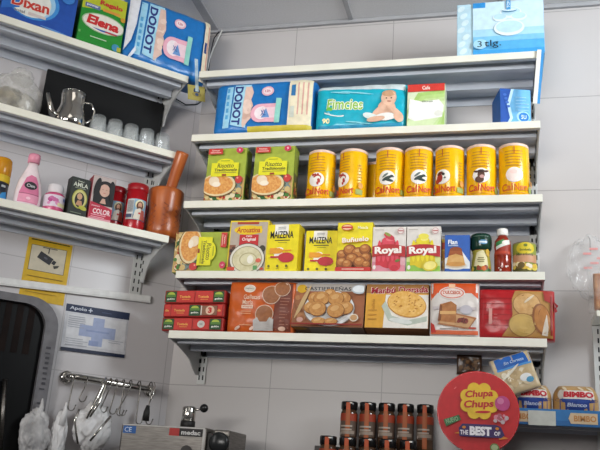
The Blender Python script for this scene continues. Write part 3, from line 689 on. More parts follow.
w, h = .186, .128
g = G(); g.pillow(w, h, .07, 'b5242ap', n=5, wr=.004, seed=3.3); a = w/2
for i in range(6): g.rect(-a+.004, .03+i*.014, .02, .0315+i*.014, '9a1d22')
g.rect(-.068, .034, -.06, .074, 'd99a92'); g.lines(-.056, -.045, .06, 5, .008, .003, 'c2595a')
pts = [(-.036, .004), (a-.006, .004), (a-.006, h-.006), (-.004, h-.006), (-.012, h-.03), (-.01, .06), (-.018, .03)]
g.poly(pts, 'b98a4c'); bis = N2('c9985a', 'dcb276', 60); g.ell(.024, .086, .034, .03, '9a6c3a'); g.ell(.024, .087, .032, .028, bis); g.ell(.014, .034, .034, .03, '9a6c3a'); g.ell(.014, .034, .032, .028, 'c4a25c'); g.ell(.06, .05, .022, .04, '8f5a34', rot=10); g.ell(.062, .05, .019, .036, 'b5793f', rot=10)
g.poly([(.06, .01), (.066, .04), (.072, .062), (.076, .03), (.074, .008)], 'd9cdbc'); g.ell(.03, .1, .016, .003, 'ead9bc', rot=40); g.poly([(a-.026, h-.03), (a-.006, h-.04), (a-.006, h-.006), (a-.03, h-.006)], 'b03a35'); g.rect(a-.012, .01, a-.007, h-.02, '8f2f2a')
g.poly([(a-.003, .07), (a+.007, .078), (a+.004, .084), (a+.009, .092), (a-.003, .096)], 'a8252c')
o = g.make('cookie_pack'); tag(o, 'red plastic pack with a clear window showing large cookies', 'biscuit pack'); put(o, .9265, -.252, ZB[4]+.001, ry=1)

# ---- brown pack under the shelf, above the sweets sign
g = G(); g.pillow(.066, .052, .03, '4a3222p', n=6, wr=.004); g.blobs(-.028, .006, .028, .046, 40, .003, .006, ['6b4a2c', '35241a', '7d5a34'])
o = g.make('snack_pack'); tag(o, 'small dark brown speckled pack hanging below the lowest long shelf', 'snack pack'); put(o, .806, -.115, 1.938)

# ------------------------------------------------------------------ bread shelf on the right
t = shelf('bread shelf with blue price rail behind the round red sign', .7, gb, 0, depth=.26)
for c in list(t.children):
    if c.name.startswith('front_edge'): bpy.data.objects.remove(c)
g = G(); g.box(0, .7, -.2645, -.2585, -.034, .004, '2f78b8', .001); g.on(flat(-.2645)); g.rect(.02, -.033, .7, -.022, '2468a6')
for u in (.035, .18, .33): g.poly([(u-.025, -.016), (u-.02, -.028), (u+.04, -.028), (u+.04, -.003), (u-.02, -.003)], 'd8bf9c'); g.text('BIMBO', u+.012, -.0155, .05, .014, 'c98a4c', bold=.03)
g.rect(.063, -.035, .126, -.001, 'c9ccc4'); g.make('price_rail', t)
put(t, .886, 0, 1.836)
def bread(label, w=.095, h=.07):
    g = G(); g.pillow(w, h, .1, 'c29a62p', n=2.6, wr=.003, seed=random.random()*9, dome=.28)
    g.poly([(-w/2+.002, .004), (w/2-.001, .003), (w/2-.001, .03), (.0, .036), (-w/2+.001, .032)], '22418e'); g.ell(0, .032, w*.46, .008, '22418e')
    g.rect(-w*.38, .034, w*.38, .055, 'e3dcd2'); g.ell(-w*.36, .046, .006, .011, 'e3dcd2'); g.text('BIMBO', .004, .045, w*.66, .0145, 'bf2430', bold=.06); g.text('Blanco', .0, .02, w*.42, .009, 'b9c4dc', bold=.03, shear=.2)
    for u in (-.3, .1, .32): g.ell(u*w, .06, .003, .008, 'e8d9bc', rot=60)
    o = g.make('bread_loaf'); return tag(o, label, 'bread', 'bags of sliced bread')
put(bread('bread bag in clear plastic beside the round red sign'), .962, -.222, 1.837)
put(bread('bread bag at the far right end of the blue rail', .108), 1.066, -.222, 1.837)
g = G(); w, h = .1, .094; g.pillow(w, h, .028, 'c9b590p', n=6, wr=.005, seed=1.1)
g.rect(-w/2+.002, h-.032, w/2-.002, h-.002, '1f60b4'); g.rect(-w/2+.002, h-.034, w/2-.002, h-.029, '4b93d4'); g.text('Sin Corteza', .008, h-.018, .05, .008, 'b5cbe6', bold=.02, shear=.2)
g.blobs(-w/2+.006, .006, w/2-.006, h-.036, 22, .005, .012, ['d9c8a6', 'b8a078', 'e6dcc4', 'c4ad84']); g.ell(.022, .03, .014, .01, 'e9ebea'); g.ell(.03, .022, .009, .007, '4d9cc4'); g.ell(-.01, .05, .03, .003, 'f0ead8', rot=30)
o = g.make('bread_loaf'); tag(o, 'small blue topped bread bag lying tilted on the other bags', 'bread', 'bags of sliced bread'); put(o, .935, -.2605, 1.879, ry=-19, rx=-4)

# clear bags at the right
FILM = glassy('clear_film', 'eeeeee', .12, .16)
t = thing('snack_bag', 'clear bag with orange label on the upright at the right edge', 'snack bag')
g = G(); g.pillow(.12, .13, .06, FILM, n=4, wr=.01, seed=5); g.make('bag_film', t)
g = G(); g.pillow(.1, .1, .04, N2('a8683a', 'c08a5a', 60), n=4, wr=.006, seed=7); g.poly([(-.03, .05), (.04, .03), (.04, .085), (-.02, .09)], 'cf5a34'); g.poly([(-.02, .035), (.03, .02), (.03, .035), (-.02, .05)], '2c3a5c'); o = g.make('contents', t); o.location = (.004, .01, .008)
put(t, 1.178, -.115, 2.1135)
t = thing('hanging_plastic_bag', 'crinkled clear bag with faint red print hanging at the right wall', 'plastic bag')
g = G(); g.blob((0, 0, 0), (.062, .02, .085), glassy('clear_crinkle', 'f4f4f4', .08, .13), seed=3.3, amp=.3, freq=2.6, sub=4); g.make('bag_film', t)
g = G()
for i in range(5): g.box(-.02+.018*(i % 3), .002+.018*(i % 3), -.006+.001*i, -.004+.001*i, -.005+.014*i, .001+.014*i, 'd98a86', 0)
g.make('printed_marks', t)
g = G(); g.tube([(0, 0, .05), (.002, .012, .085), (0, .026, .1)], .0012, STEEL); g.make('wall_hook', t)
put(t, 1.135, -.028, 2.255)

# ------------------------------------------------------------------ round sweets sign on its display stand
t = thing('display_sign', 'round red lollipop sign in front of the bread shelf', 'sign')
r = .0915
g = G(); n = 56
def disc(r, y): return [(r * math.cos(2*PI*i/n), y, r * math.sin(2*PI*i/n)) for i in range(n)]
vs = disc(r*.985, 0) + disc(r, .0015) + disc(r, .016) + disc(r*.985, .018)
fs = [tuple(range(n))] + [(j*n+i, j*n+(i+1) % n, (j+1)*n+(i+1) % n, (j+1)*n+i) for j in range(3) for i in range(n)] + [tuple(3*n+i for i in reversed(range(n)))]
g.add(vs, fs, 'd0242ag'); g.on(flat(0))
g.ell(0, 0, r*.982, r*.982, 'c9242a')
cx, cz = .003, .024
for k in ('c9781e', 'edc233'):
    s = 1.0 if k[0] == 'c' else .93
    for i in range(8):
        q = 2*PI*(i+.5)/8; g.ell(cx+.028*math.cos(q)*1.05, cz+.028*math.sin(q), .0155*s, .0155*s, k, n=18)
    g.ell(cx, cz, .031, .031, k)
g.text('Chupa', cx, cz+.014, .062, .02, 'c2262a', rot=5, shear=.2, bold=.035); g.text('Chups', cx-.001, cz-.009, .066, .021, 'c2262a', rot=4, shear=.2, bold=.035); g.ell(cx+.008, cz-.0245, .017, .0028, 'c2262a', rot=3)
g.ell(.054, .02, .0165, .0165, 'c24a86'); g.ell(.05, .025, .0075, .007, 'd77aa6'); g.blobs(.034, -.026, .068, -.002, 14, .003, .006, ['d98a9c', 'c9b4b8', 'b8606e'])
g.poly([(-.076, -.021), (-.042, -.009), (-.037, -.02), (-.07, -.036)], '2f6a3c'); g.text('NUEVO', -.057, -.021, .028, .01, '8fb88a', rot=16, bold=.03)
g.poly([(-.052, -.05), (-.022, -.04), (-.022, -.052)], 'd8832a'); g.poly([(.045, -.048), (.066, -.056), (.046, -.06)], 'd8832a')
g.poly([(-.04, -.056), (.05, -.056), (.058, -.05), (.05, -.032), (.04, -.028), (-.034, -.028), (-.042, -.038)], '3a2560'); g.text('THE', -.03, -.047, .018, .01, 'efe9f0', bold=.03); g.text('BEST', .006, -.043, .048, .02, 'f3eff4', bold=.06); g.text('OF', .042, -.047, .013, .009, 'efe9f0', bold=.03); g.ell(-.03, -.036, .004, .003, 'd8832a'); g.ell(.042, -.036, .004, .003, 'd8832a')
g.ell(.036, -.077, .01, .009, '5f7a3c'); g.ell(.036, -.077, .0075, .0065, 'a8b88a'); g.ell(-.05, .05, .004, .0012, 'e36a66', rot=45)
g.make('sign_disc', t)
g = G(); g.tube([(0, .01, -r+.003), (0, .012, -.36)], .006, 'b8242a'); g.make('post', t)
g = G(); g.lathe([(.07, -.38), (.07, -.372), (.02, -.362), (0, -.36)], 'b8242a', 32, 0, .012); g.make('foot', t)
put(t, .835, -.405, 1.8125)

# ------------------------------------------------------------------ counter and things on it (mostly below the frame)
ZK = 1.4325
t = thing('counter', 'service counter below the frame under the jars and steel machine', 'counter')
g = G(); g.box(-.2, 1.5, -.62, -.3, ZK-.04, ZK, N2('4a4643', '544f4b', 6), .003); g.box(.02, 1.5, -.3, -.002, ZK-.04, ZK, N2('4a4643', '544f4b', 6), .003); g.make('worktop', t)
g = G(); g.box(-.15, 1.5, -.6, -.36, .001, ZK-.041, '6a6664', .003); g.make('cabinet', t)

# steel machine
t = thing('steel_machine', 'brushed steel machine with black knob under the hook rail', 'kitchen machine')
zt = 1.7527 - ZK; x0, x1 = -.083, .1545
g = G(); g.box(x0, x1, 0, .2, .002, zt, STEEL, .004); g.box(x1, x1+.012, .01, .19, .01, zt-.012, '3a3836', .002); g.box(x1+.012, x1+.055, .02, .17, .02, zt-.002, STEEL, .004)
g.on(flat(0)); g.rect(x0+.006, zt-.024, x0+.042, zt-.005, '2c62a8'); g.text('CE', x0+.02, zt-.0145, .02, .012, 'c6d6ea', bold=.01)
g.rect(x1-.102, zt-.024, x1-.072, zt-.005, 'b5302c'); g.rect(x1-.074, zt-.024, x1-.01, zt-.005, '262324'); g.text('medac', x1-.042, zt-.0145, .052, .0115, 'd8d6d4', bold=.03); g.rect(x1-.009, .004, x1-.002, zt-.004, 'c9c6c2'); g.rect(x0+.004, zt-.004, x1-.004, zt-.001, 'c9c6c2')
g.ell(.105, zt-.062, .016, .016, '3a3634')
g.make('housing', t)
g = G(); g.lathe([(.02, 0), (.02, .02), (.017, .022)], '1e1c1c', 28); o = g.make('collar', t); o.location = (.062, .1, zt)
g = G(); g.lathe([(.0175, .02), (.0185, .022), (.0185, .055), (.0165, .059), (0, .06)], CHROME, 28); g.tube([(.012, 0, .05), (.034, 0, .055)], .003, CHROME); o = g.make('chrome_cap', t); o.location = (.062, .1, zt)
g = G(); g.blob((0, 0, 0), (.0115, .0115, .0115), '1b1a1ag', amp=0, sub=3); o = g.make('lever_knob', t); o.location = (.062+.042, .1, zt+.057)
g = G(); g.T = Matrix.Rotation(R(90), 4, 'X'); g.lathe([(.006, -.022), (.006, .005), (.024, .006), (.026, .012), (.026, .022), (.02, .026), (0, .026)], '242627g', 28); o = g.make('control_knob', t); o.location = (x1+.042, 0, zt-.036)
put(t, 0, -.3, ZK)

# jars on a stepped rack
t = thing('jar_rack', 'stepped rack below the frame holding the seasoning jars', 'rack')
g = G(); g.box(.4, .745, -.125, -.03, .001, .3, '4a4542', .002); g.box(.36, .745, -.21, -.126, .001, .2, '4a4542', .002); g.make('steps', t); put(t, 0, 0, ZK)
def spice(label):
    t = thing('seasoning_jar', label, 'jar', 'seasoning jars with orange labels')
    g = G(); g.lathe([(.021, 0), (.0225, .003), (.0225, .092), (.02, .1)], N2('4a3426', '5c4433', 40, rough=.12), 26); g.make('glass_body', t)
    g = G(); g.on(cyl(.0228), .007); g.rect(-.058, .03, .058, .088, '5e4c40'); g.rect(-.058, .07, .058, .09, 'a03c20'); g.rect(-.005, .006, .007, .1, 'a8582c'); g.lines(-.02, .02, .058, 2, .009, .004, 'b5a89a'); g.rect(-.02, .035, .02, .044, '9a8a7c'); g.ell(-.018, .036, .002, .004, 'c9bfb4'); g.make('paper_label', t)
    g = G(); g.lathe([(.0205, .1), (.0225, .102), (.0225, .12), (.021, .1225), (0, .123)], '1a1818g', 26); g.on(cyl(.0228), .007); g.rect(-.005, .1, .006, .119, 'c2542a'); g.ell(.008, .118, .004, .002, 'e6e0d4'); g.make('jar_lid', t)
    return t
j0 = spice('seasoning jar leftmost in the back row')
ords = ['leftmost', 'second from the left', 'in the middle', 'fourth from the left', 'rightmost, nearest the red sign']
for row, (zz, yy, xs) in enumerate(((.301, -.078, (.482, .5335, .585, .6365, .689)), (.201, -.168, (.446, .498, .55, .6025, .655)))):
    for i, x in enumerate(xs):
        lab = f"dark seasoning jar {ords[i]} in the {'back' if row == 0 else 'lower front'} row"
        o = j0 if (row == 0 and i == 0) else copy_thing(j0)
        o['label'] = lab; put(o, x, yy, ZK+zz)
t = thing('plastic_bag', 'crumpled clear bag between the jars and the red sign', 'plastic bag')
g = G(); g.blob((0, 0, 0), (.026, .024, .05), FILM, seed=8, amp=.25, flatz=-.05); g.make('bag_film', t); put(t, .705, -.245, ZK+.2, 0)
t.location = (.708, -.25, ZK+.24)
g = G(); g.box(.675, .745, -.29, -.212, 0, .19, '4a4542', .002); o = g.make('storage_box'); tag(o, 'dark box below the frame carrying the crumpled clear bag', 'box'); put(o, 0, 0, ZK+.001)

# ------------------------------------------------------------------ corner wall, top shelf
w, h, d = .207, .17, .11
g = carton('c', w, h, d, '1f4fa8', '1b4696'); a = w/2
g.ell(-.02, .085, .075, .06, '3f8fd6'); g.ell(-.022, .085, .066, .055, '9fcbe8'); g.ell(-.026, .08, .058, .05, 'e6e6de'); g.poly([(-a+.002, .03), (-a+.05, .05), (-a+.05, .16), (-a+.002, .165)], '2f6cc0')
g.text('Dixan', -.025, .071, .108, .036, 'f2e4dc', bold=.07, rot=2); g.text('Dixan', -.025, .071, .105, .034, 'c8392c', bold=.03, rot=2); g.text('total', -.052, .04, .03, .01, '8f8f94', bold=.02); g.rect(-.028, .036, .022, .045, 'd2c4c0'); g.ell(.05, .012, .04, .003, '5a8fd0', rot=-4); g.text('+100', -.02, .14, .06, .024, 'f2d23c', bold=.04)
g.ell(a-.03, .13, .02, .02, '3b7fce')
o = g.make('detergent_box'); tag(o, 'blue laundry detergent box with white oval and red lettering', 'detergent box'); putl(o, .6, .172, ZL[0]+.001)
g = G(); g.pillow(.08, .15, .08, 'd9a0a8p', n=5); o = g.make('detergent_pack'); tag(o, 'pink pack at the left edge of the top corner shelf', 'detergent pack'); putl(o, .747, .172, ZL[0]+.001)

w, h, d = .135, .19, .1
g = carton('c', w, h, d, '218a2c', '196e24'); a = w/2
g.poly([(-a+.001, .12), (0, .135), (a-.001, .125), (a-.001, h-.001), (-a+.001, h-.001)], 'b9bf2c'); g.rect(-.058, .128, -.012, .142, '5f6f9a'); g.text('power', -.035, .135, .036, .009, 'd9dce6', bold=.03); g.rect(-.004, .13, .05, .139, 'd9963c'); g.text('Regalo', .02, .155, .07, .02, 'c4382c', bold=.04)
g.ell(.004, .086, .066, .032, 'a8c49a'); g.ell(.004, .086, .062, .029, 'e6e0d4'); g.text('Elena', .004, .089, .098, .031, 'c92a2c', bold=.05, rot=-2, shear=.1); g.poly([(-.03, .066), (.0, .06), (.04, .061), (.055, .066), (.03, .066), (0, .066)], '3a5ea8'); g.ell(.03, .0625, .02, .0025, 'c43a34')
g.lines(-.03, .02, .036, 1, .004, .0035, 'b9d6b0', 0); g.ell(.05, .022, .012, .012, '3f8fb4'); g.rect(.054, .012, .068, .026, 'b5b23c'); g.rect(-.068, .036, -.06, .044, '6fae62'); g.ell(.06, .12, .008, .008, 'c9942c')
o = g.make('detergent_box'); tag(o, 'green detergent box with a red name in a white oval', 'detergent box'); putl(o, .4165, .172, ZL[0]+.001)

# ------------------------------------------------------------------ corner wall, middle shelf
t = thing('plastic_bag', 'bulging clear plastic bag of kitchenware left of the steel jug', 'plastic bag')
g = G(); g.blob((0, 0, .062), (.07, .048, .078), glassy('milky_film', 'd8d6cf', .14, .3), seed=1.4, amp=.17, freq=2.0, flatz=-.061)
g.blob((.006, -.006, .132), (.03, .026, .026), glassy('milky_film', 'd8d6cf', .14, .3), seed=5.4, amp=.3, freq=2.0); g.make('bag_film', t)
g = G(); g.blob((-.018, 0, .05), (.045, .035, .04), N2('5c5444', 'a89c80', 30, rough=.3, metal=.3), seed=2, amp=.25, flatz=-.047); g.blob((.028, -.005, .045), (.028, .03, .036), N2('a8a39a', 'd0cbc0', 30, rough=.3), seed=6, amp=.3, flatz=-.042); g.make('contents', t)
putl(t, .606, .1, ZL[1]+.001)

t = thing('steel_jug', 'polished steel jug with spout between the plastic bag and glasses', 'jug')
g = G(); g.lathe([(.036, 0), (.04, .003), (.0415, .02), (.039, .04), (.033, .058), (.0315, .07), (.033, .092), (.034, .1), (.032, .1), (.03, .07), (.036, .03), (0, .006)], CHROME, 40); g.make('jug_body', t)
g = G(); g.tube([(-.034, -.004, .022), (-.052, -.008, .03), (-.06, -.01, .05), (-.072, -.012, .078)], [.013, .01, .007, .005], CHROME, 12); g.make('spout', t)
g = G(); g.tube([(.03, 0, .086), (.05, 0, .088), (.062, 0, .07), (.06, 0, .045), (.045, 0, .03), (.038, 0, .03)], .0035, CHROME, 8); g.make('handle', t)
g = G(); g.lathe([(.033, .1), (.033, .103), (.02, .108), (.006, .11), (.006, .117), (0, .119)], CHROME, 32); g.make('lid', t)
putl(t, .456, .144, ZL[1]+.001); t.scale = (1.06, 1.06, 1.08)
GLS = glassy('tumbler_glass', 'dfe4e4', .04, .26, spec=1)
g = G(); nn = 10; prof = [(.0225, .0), (.0248, .002), (.0243, .02), (.021, .052), (.0185, .058), (0, .059), (0, .051), (.0175, .049), (.0215, .02), (.0218, .001)]
g.lathe(prof[:6], GLS, nn, smooth=False); g.lathe(prof[6:], GLS, nn, smooth=False)
g0 = g.make('drinking_glass', fix=True)
labs = ['beside the steel jug', 'second after the steel jug', 'in the middle of the row', 'second before the shelf end', 'at the shelf end by the bracket']
for i in range(5):
    o = g0 if i == 0 else g0.copy()
    if i: COL.objects.link(o)
    tag(o, f'upturned clear glass {labs[i]}', 'glass', 'upturned glasses on the middle corner shelf'); putl(o, .377 - i*.05, .158, ZL[1]+.001)
for i in range(4):
    o = g0.copy(); COL.objects.link(o); tag(o, ['rear upturned glass nearest the steel jug', 'second rear upturned glass from the jug', 'third rear upturned glass from the jug', 'rear upturned glass nearest the shelf end'][i], 'glass', 'upturned glasses on the middle corner shelf'); putl(o, .352 - i*.05, .104, ZL[1]+.001)
g = G(); g.box(-.19, .19, 0, .012, 0, .226, '0b0b0cm', .004); o = g.make('black_tray'); tag(o, 'plain black tray propped against the wall behind the glasses', 'tray'); putl(o, .33, .026, ZL[1]+.001)

# ------------------------------------------------------------------ corner wall, lowest shelf
t = thing('spray_can', 'dark can with yellow cap cut off by the left edge', 'can')
g = G(); g.lathe([(.026, 0), (.027, .002), (.027, .075)], '2b2f38g', 28); g.on(cyl(.0272), .008); g.rect(-.05, .055, .05, .075, 'd9b51e'); g.poly([(0, .002), (.03, .002), (.022, .03), (.008, .024)], '2f8fd0'); g.rect(.004, .04, .016, .046, 'b5b8bc'); g.make('can_body', t)
g = G(); g.lathe([(.0265, .075), (.0275, .077), (.0275, .1), (.0255, .122), (.022, .126), (0, .127)], 'c98a1cg', 28); g.make('cap', t); putl(t, .6125, .138, ZL[2]+.001)

t = thing('polish_remover_bottle', 'white and pink teardrop bottle with a pink cap', 'bottle')
pr_ = [(.03, 0), (.034, .004), (.0365, .02), (.036, .045), (.031, .075), (.022, .1), (.0145, .12), (.0135, .132)]
g = G(); g.lathe(pr_, 'e9d9dcg', 36); 
for i in range(len(g.v)): g.v[i] = (g.v[i][0], g.v[i][1] * .6, g.v[i][2])
g.make('bottle_body', t)
def ND(u, v, l):
    rr = 0
    for (r0, z0), (r1, z1) in zip(pr_, pr_[1:]):
        if z0 <= v <= z1: rr = r0 + (r1 - r0) * (v - z0) / (z1 - z0)
    x = max(-rr*.98, min(rr*.98, u)); return (x, -math.sqrt(max(0, 1 - (x/rr)**2)) * rr * .6 - l - .0002, v)
g = G(); g.on(ND, .006); g.poly([(-.028, .012), (.026, .012), (.027, .032), (.02, .072), (.012, .09), (-.002, .094), (-.014, .084), (-.027, .04)], 'd8789c'); g.poly([(-.027, .014), (.025, .014), (.026, .035), (-.027, .035)], 'e69ab4'); g.rect(-.027, .036, .026, .038, 'a85a76'); g.ell(0, .061, .017, .0115, '28262a'); g.text('Cien', 0, .061, .022, .009, 'd8d4d8', bold=.02); g.ell(-.002, .024, .006, .004, 'f4c8d6'); g.make('paper_label', t)
g = G(); g.lathe([(.0135, .132), (.016, .133), (.0165, .152), (.015, .158), (0, .1585)], 'e292a8g', 28); g.make('cap', t); putl(t, .5335, .145, ZL[2]+.001)

t = thing('pill_jar', 'small pink jar with white cap and flower label', 'jar')
g = G(); g.lathe([(.027, 0), (.0285, .003), (.0285, .05), (.026, .058), (.02, .062)], 'c9527cg', 32); g.make('jar_body', t)
g = G(); g.on(cyl(.0287), .007); g.rect(-.075, .018, .075, .052, 'ddd0dc'); g.blobs(-.03, .022, .012, .05, 7, .004, .008, ['c46a9c', 'b5478a', 'd58ab4']); g.rect(.004, .02, .03, .03, 'd9cfa0'); g.ell(.024, .042, .005, .005, '6f78a8'); g.make('paper_label', t)
g = G(); g.lathe([(.0205, .062), (.0215, .063), (.0215, .084), (.0195, .0865), (0, .087)], 'd9d4d6', 28); g.make('cap', t); putl(t, .4605, .14, ZL[2]+.001)

w, h = .054, .117
g = carton('c', w, h, .035, '1c231c', '151b15'); a = w/2
g.text('Dabur', 0, h-.01, .018, .004, 'c9ccb8'); g.text('AMLA', 0, h-.021, .042, .0125, 'd3d6c6', bold=.015); g.lines(-.016, .016, h-.03, 1, .004, .002, '8a8f7a', 0)
g.ell(.002, .055, .0215, .0285, 'a8a838'); g.ell(.002, .055, .019, .026, 'c9c47c'); g.ell(.002, .052, .014, .022, '17130f'); g.ell(.001, .062, .0075, .0095, 'c49a74'); g.poly([(-.008, .036), (.012, .034), (.008, .05), (-.003, .05)], 'b98a66'); g.ell(.014, .03, .012, .006, 'b5b53a', rot=-10); g.lines(-.02, .012, .014, 1, .004, .0025, '6a7260', 0)
o = g.make('hair_oil_box'); tag(o, 'black hair oil box with a yellow oval portrait', 'cosmetics box', 'hair product boxes'); putl(o, .401, .168, ZL[2]+.001, rz=4)
w, h = .066, .136
g = carton('c', w, h, .045, 'b8aaa6', '8c2430'); a = w/2
g.ell(.006, .088, .03, .036, '171416'); g.rect(-.026, .05, .034, .085, '171416'); g.ell(.004, .095, .015, .019, 'cfa896'); g.ell(.004, .087, .004, .0012, 'b8766a'); g.ell(-.0015, .097, .002, .0008, '8a6a5c'); g.ell(.009, .097, .002, .0008, '8a6a5c'); g.poly([(-.0, .07), (.008, .07), (.012, .055), (-.006, .055)], 'c79e8c'); g.ell(-.018, .1, .009, .03, '171416', rot=-8); g.ell(.026, .095, .009, .032, '171416', rot=6)
g.poly([(-a+.001, .001), (a-.001, .001), (a-.001, .042), (.012, .048), (-a+.001, .056)], 'b8203c'); g.text('COLOR', .003, .03, .05, .0155, 'f1d8dc', bold=.03); g.lines(-.026, .022, .02, 2, .006, .0025, 'e6a4b0', .2); g.rect(-a+.002, .001, a-.002, .01, 'd99aa4'); g.text('intense', -.016, .045, .024, .005, 'e8bcc6')
o = g.make('hair_dye_box'); tag(o, 'hair dye box with a dark haired woman and red lower band', 'cosmetics box', 'hair product boxes'); putl(o, .337, .172, ZL[2]+.001, rz=-2)

def candle(label, barcode=False, picture=True):
    t = thing('devotional_candle', label, 'candle', 'red candles beside the mortar')
    r = .0285
    g = G(); g.lathe([(r*.93, 0), (r, .004), (r, .118)], N2('a3161f', 'b51c26', 20, rough=.25), 32); g.make('candle_body', t)
    if picture:
        g = G(); g.on(cyl(r+.0002), .007); u0 = -.022
        g.rect(-.024, .03, .024, .09, '8fb4cc'); g.rect(-.024, .03, .024, .045, '4a6a94'); g.ell(.002, .074, .013, .014, 'e3dcb4'); g.ell(.002, .07, .0095, .014, '5b3626'); g.ell(.002, .073, .0055, .0075, 'c99474'); g.ell(.002, .066, .004, .003, '6b4230'); g.poly([(-.014, .031), (.018, .031), (.013, .058), (.002, .064), (-.009, .058)], 'd9d2c4'); g.poly([(.004, .031), (.02, .031), (.015, .058), (.006, .06)], 'b5574a'); g.ell(.002, .049, .003, .003, 'c2382e')
        if barcode:
            g.rect(-.032, .03, -.014, .088, 'd8d8d4')
            for i in range(8): g.rect(-.03+i*.002, .05, -.0292+i*.002, .084, '6a6a70')
            g.rect(-.03, .034, -.016, .044, '46506a')
        g.make('paper_label', t)
    g = G(); g.lathe([(r, .1185), (r*1.02, .12), (r*1.02, .1365), (r*.9, .1385), (r*.9, .134), (0, .133)], N2('96121c', 'a81a24', 20, rough=.3), 32); g.make('rim_cap', t)
    return t
putl(candle('red candle with a robed figure picture, next to the hair dye box'), .275, .098, ZL[2]+.001)
o = candle('red candle with picture and a barcode strip', True); putl(o, .2265, .142, ZL[2]+.001); o.scale = (1.07, 1.07, 1.06)
o = candle('plain red candle half hidden behind the mortar', picture=False); putl(o, .186, .064, ZL[2]+.001); o.scale = (.85, .85, .83)

t = thing('mortar', 'carved brown wooden mortar at the end of the lowest corner shelf', 'mortar')
WD = noisy('mortar_wood', lin('93471f'), lin('b8642f'), 14, .3, stretch=(3, 3, .6), detail=6, bump=.15)
g = G(); g.lathe([(.036, 0), (.046, .004), (.05, .02), (.0505, .045), (.0485, .07), (.0485, .09), (.0515, .115), (.054, .138), (.0535, .15), (.05, .154), (.046, .152), (.0445, .13), (.04, .05), (.03, .035), (0, .03)], WD, 44)
g.on(lambda u, v, l: ((.05+l)*math.sin(u/.05), -(.05+l)*math.cos(u/.05), v), .01)
g.make('bowl', t)
g = G(); WD2 = noisy('carved_wood', lin('6b2f16'), lin('8a4421'), 14, .4)
for a0 in (-70, -25, 20, 65):                                     # carved zigzag relief
    pts = []
    for i in range(9):
        q = R(a0) + (i % 2) * .32; z = .03 + i*.009; rr = .0502 if z < .06 else .0497
        pts.append((rr*math.sin(q), -rr*math.cos(q), z))
    g.tube(pts, .0013, WD2, 6)
g.make('carving', t); putl(t, .134, .134, ZL[2]+.001)
g = G(); WD3 = noisy('pestle_wood', lin('9c4a24'), lin('b8642f'), 18, .3, stretch=(4, 4, .5), detail=5)
g.lathe([(.022, 0), (.024, .01), (.02, .04), (.0165, .07), (.0165, .15), (.0185, .185), (.0195, .228), (.018, .234), (0, .236)], WD3, 28)
o = g.make('pestle'); tag(o, 'wooden pestle leaning in the mortar', 'pestle'); putl(o, .138, .11, ZL[2]+.05, ry=3, rx=25)

# ------------------------------------------------------------------ corner wall, signs
g = G(); g.box(-.064, .064, -.0012, -.0002, -.091, .091, 'd3ab1a', 0); g.on(flat(-.0012)); g.rect(-.056, .085, .056, .0885, '6a5a1c'); g.text('ZONA VIDEOVIGILADA', 0, .0868, .11, .004, '3a3214', bold=.03)
g.rect(-.053, -.004, .05, .072, '6e6030'); g.rect(-.0515, -.0025, .0485, .0705, 'c9bfa8')
g.rect(-.02, .0665, .022, .069, '4a4638'); g.rect(-.003, .052, .0, .067, '2e2c28'); g.rect(-.03, .026, .012, .048, '26252a', rot=-24); g.rect(.012, .022, .022, .034, '26252a', rot=-24); g.poly([(.016, .018), (.034, .022), (.03, .014), (.02, .01)], '3a3830'); g.ell(-.008, .037, .006, .003, '50505a', rot=-24)
g.lines(-.052, .05, -.02, 1, .004, .002, '8a6f1a', 0); g.lines(-.04, .042, -.034, 1, .004, .002, 'a88618', 0); g.lines(-.05, .04, -.05, 2, .016, .002, 'a88618', .1)
o = g.make('warning_sign'); tag(o, 'yellow video surveillance sign with a camera picture', 'sign'); putl(o, .4185, 0, 2.167)
t = thing('cable_trunking', 'white plastic cable duct running across the yellow sign', 'cable duct')
g = G(); g.box(-.6, 0, -.012, -.0022, -.012, .01, 'dcdcda', .002); g.make('duct', t); g = G(); g.box(-.6, -.002, -.0135, -.0122, -.0075, .006, 'e2e2e0', .001); g.make('cover_strip', t); putl(t, .097, .0008, 2.139, ry=-3.2)

g = G(); g.box(-.096, .096, -.0012, -.0002, -.068, .068, 'cfd0d6', 0); g.on(flat(-.0012)); g.rect(-.096, .046, .096, .068, '25304e'); g.text('Apolo', -.06, .0565, .05, .0125, 'd3d8e4', bold=.02); g.rect(-.03, .0555, -.018, .0585, 'd3d8e4'); g.rect(-.0255, .051, -.0225, .063, 'd3d8e4'); g.lines(.01, .04, .058, 1, .004, .003, '3d4a6c', 0)
g.rect(-.088, -.05, .09, .04, 'd9dade'); g.rect(-.012, -.045, .022, .038, '9fabcc'); g.rect(-.05, -.02, .058, .013, '9fabcc'); g.rect(-.03, -.005, .04, .0, '8c9ac0'); g.rect(-.018, -.045, .01, -.03, '8c9ac0')
g.lines(-.085, -.035, .034, 6, .006, .002, 'a3a6b2'); g.lines(-.085, -.02, -.03, 4, .006, .002, 'aeb1ba'); g.lines(.04, .085, -.022, 2, .006, .002, 'aeb1ba')
g.rect(-.096, -.068, .094, -.058, '1e2740')
o = g.make('pharmacy_notice'); tag(o, 'white notice with navy bands and pale blue cross', 'notice'); putl(o, .2485, 0, 2.0185, ry=-.8)

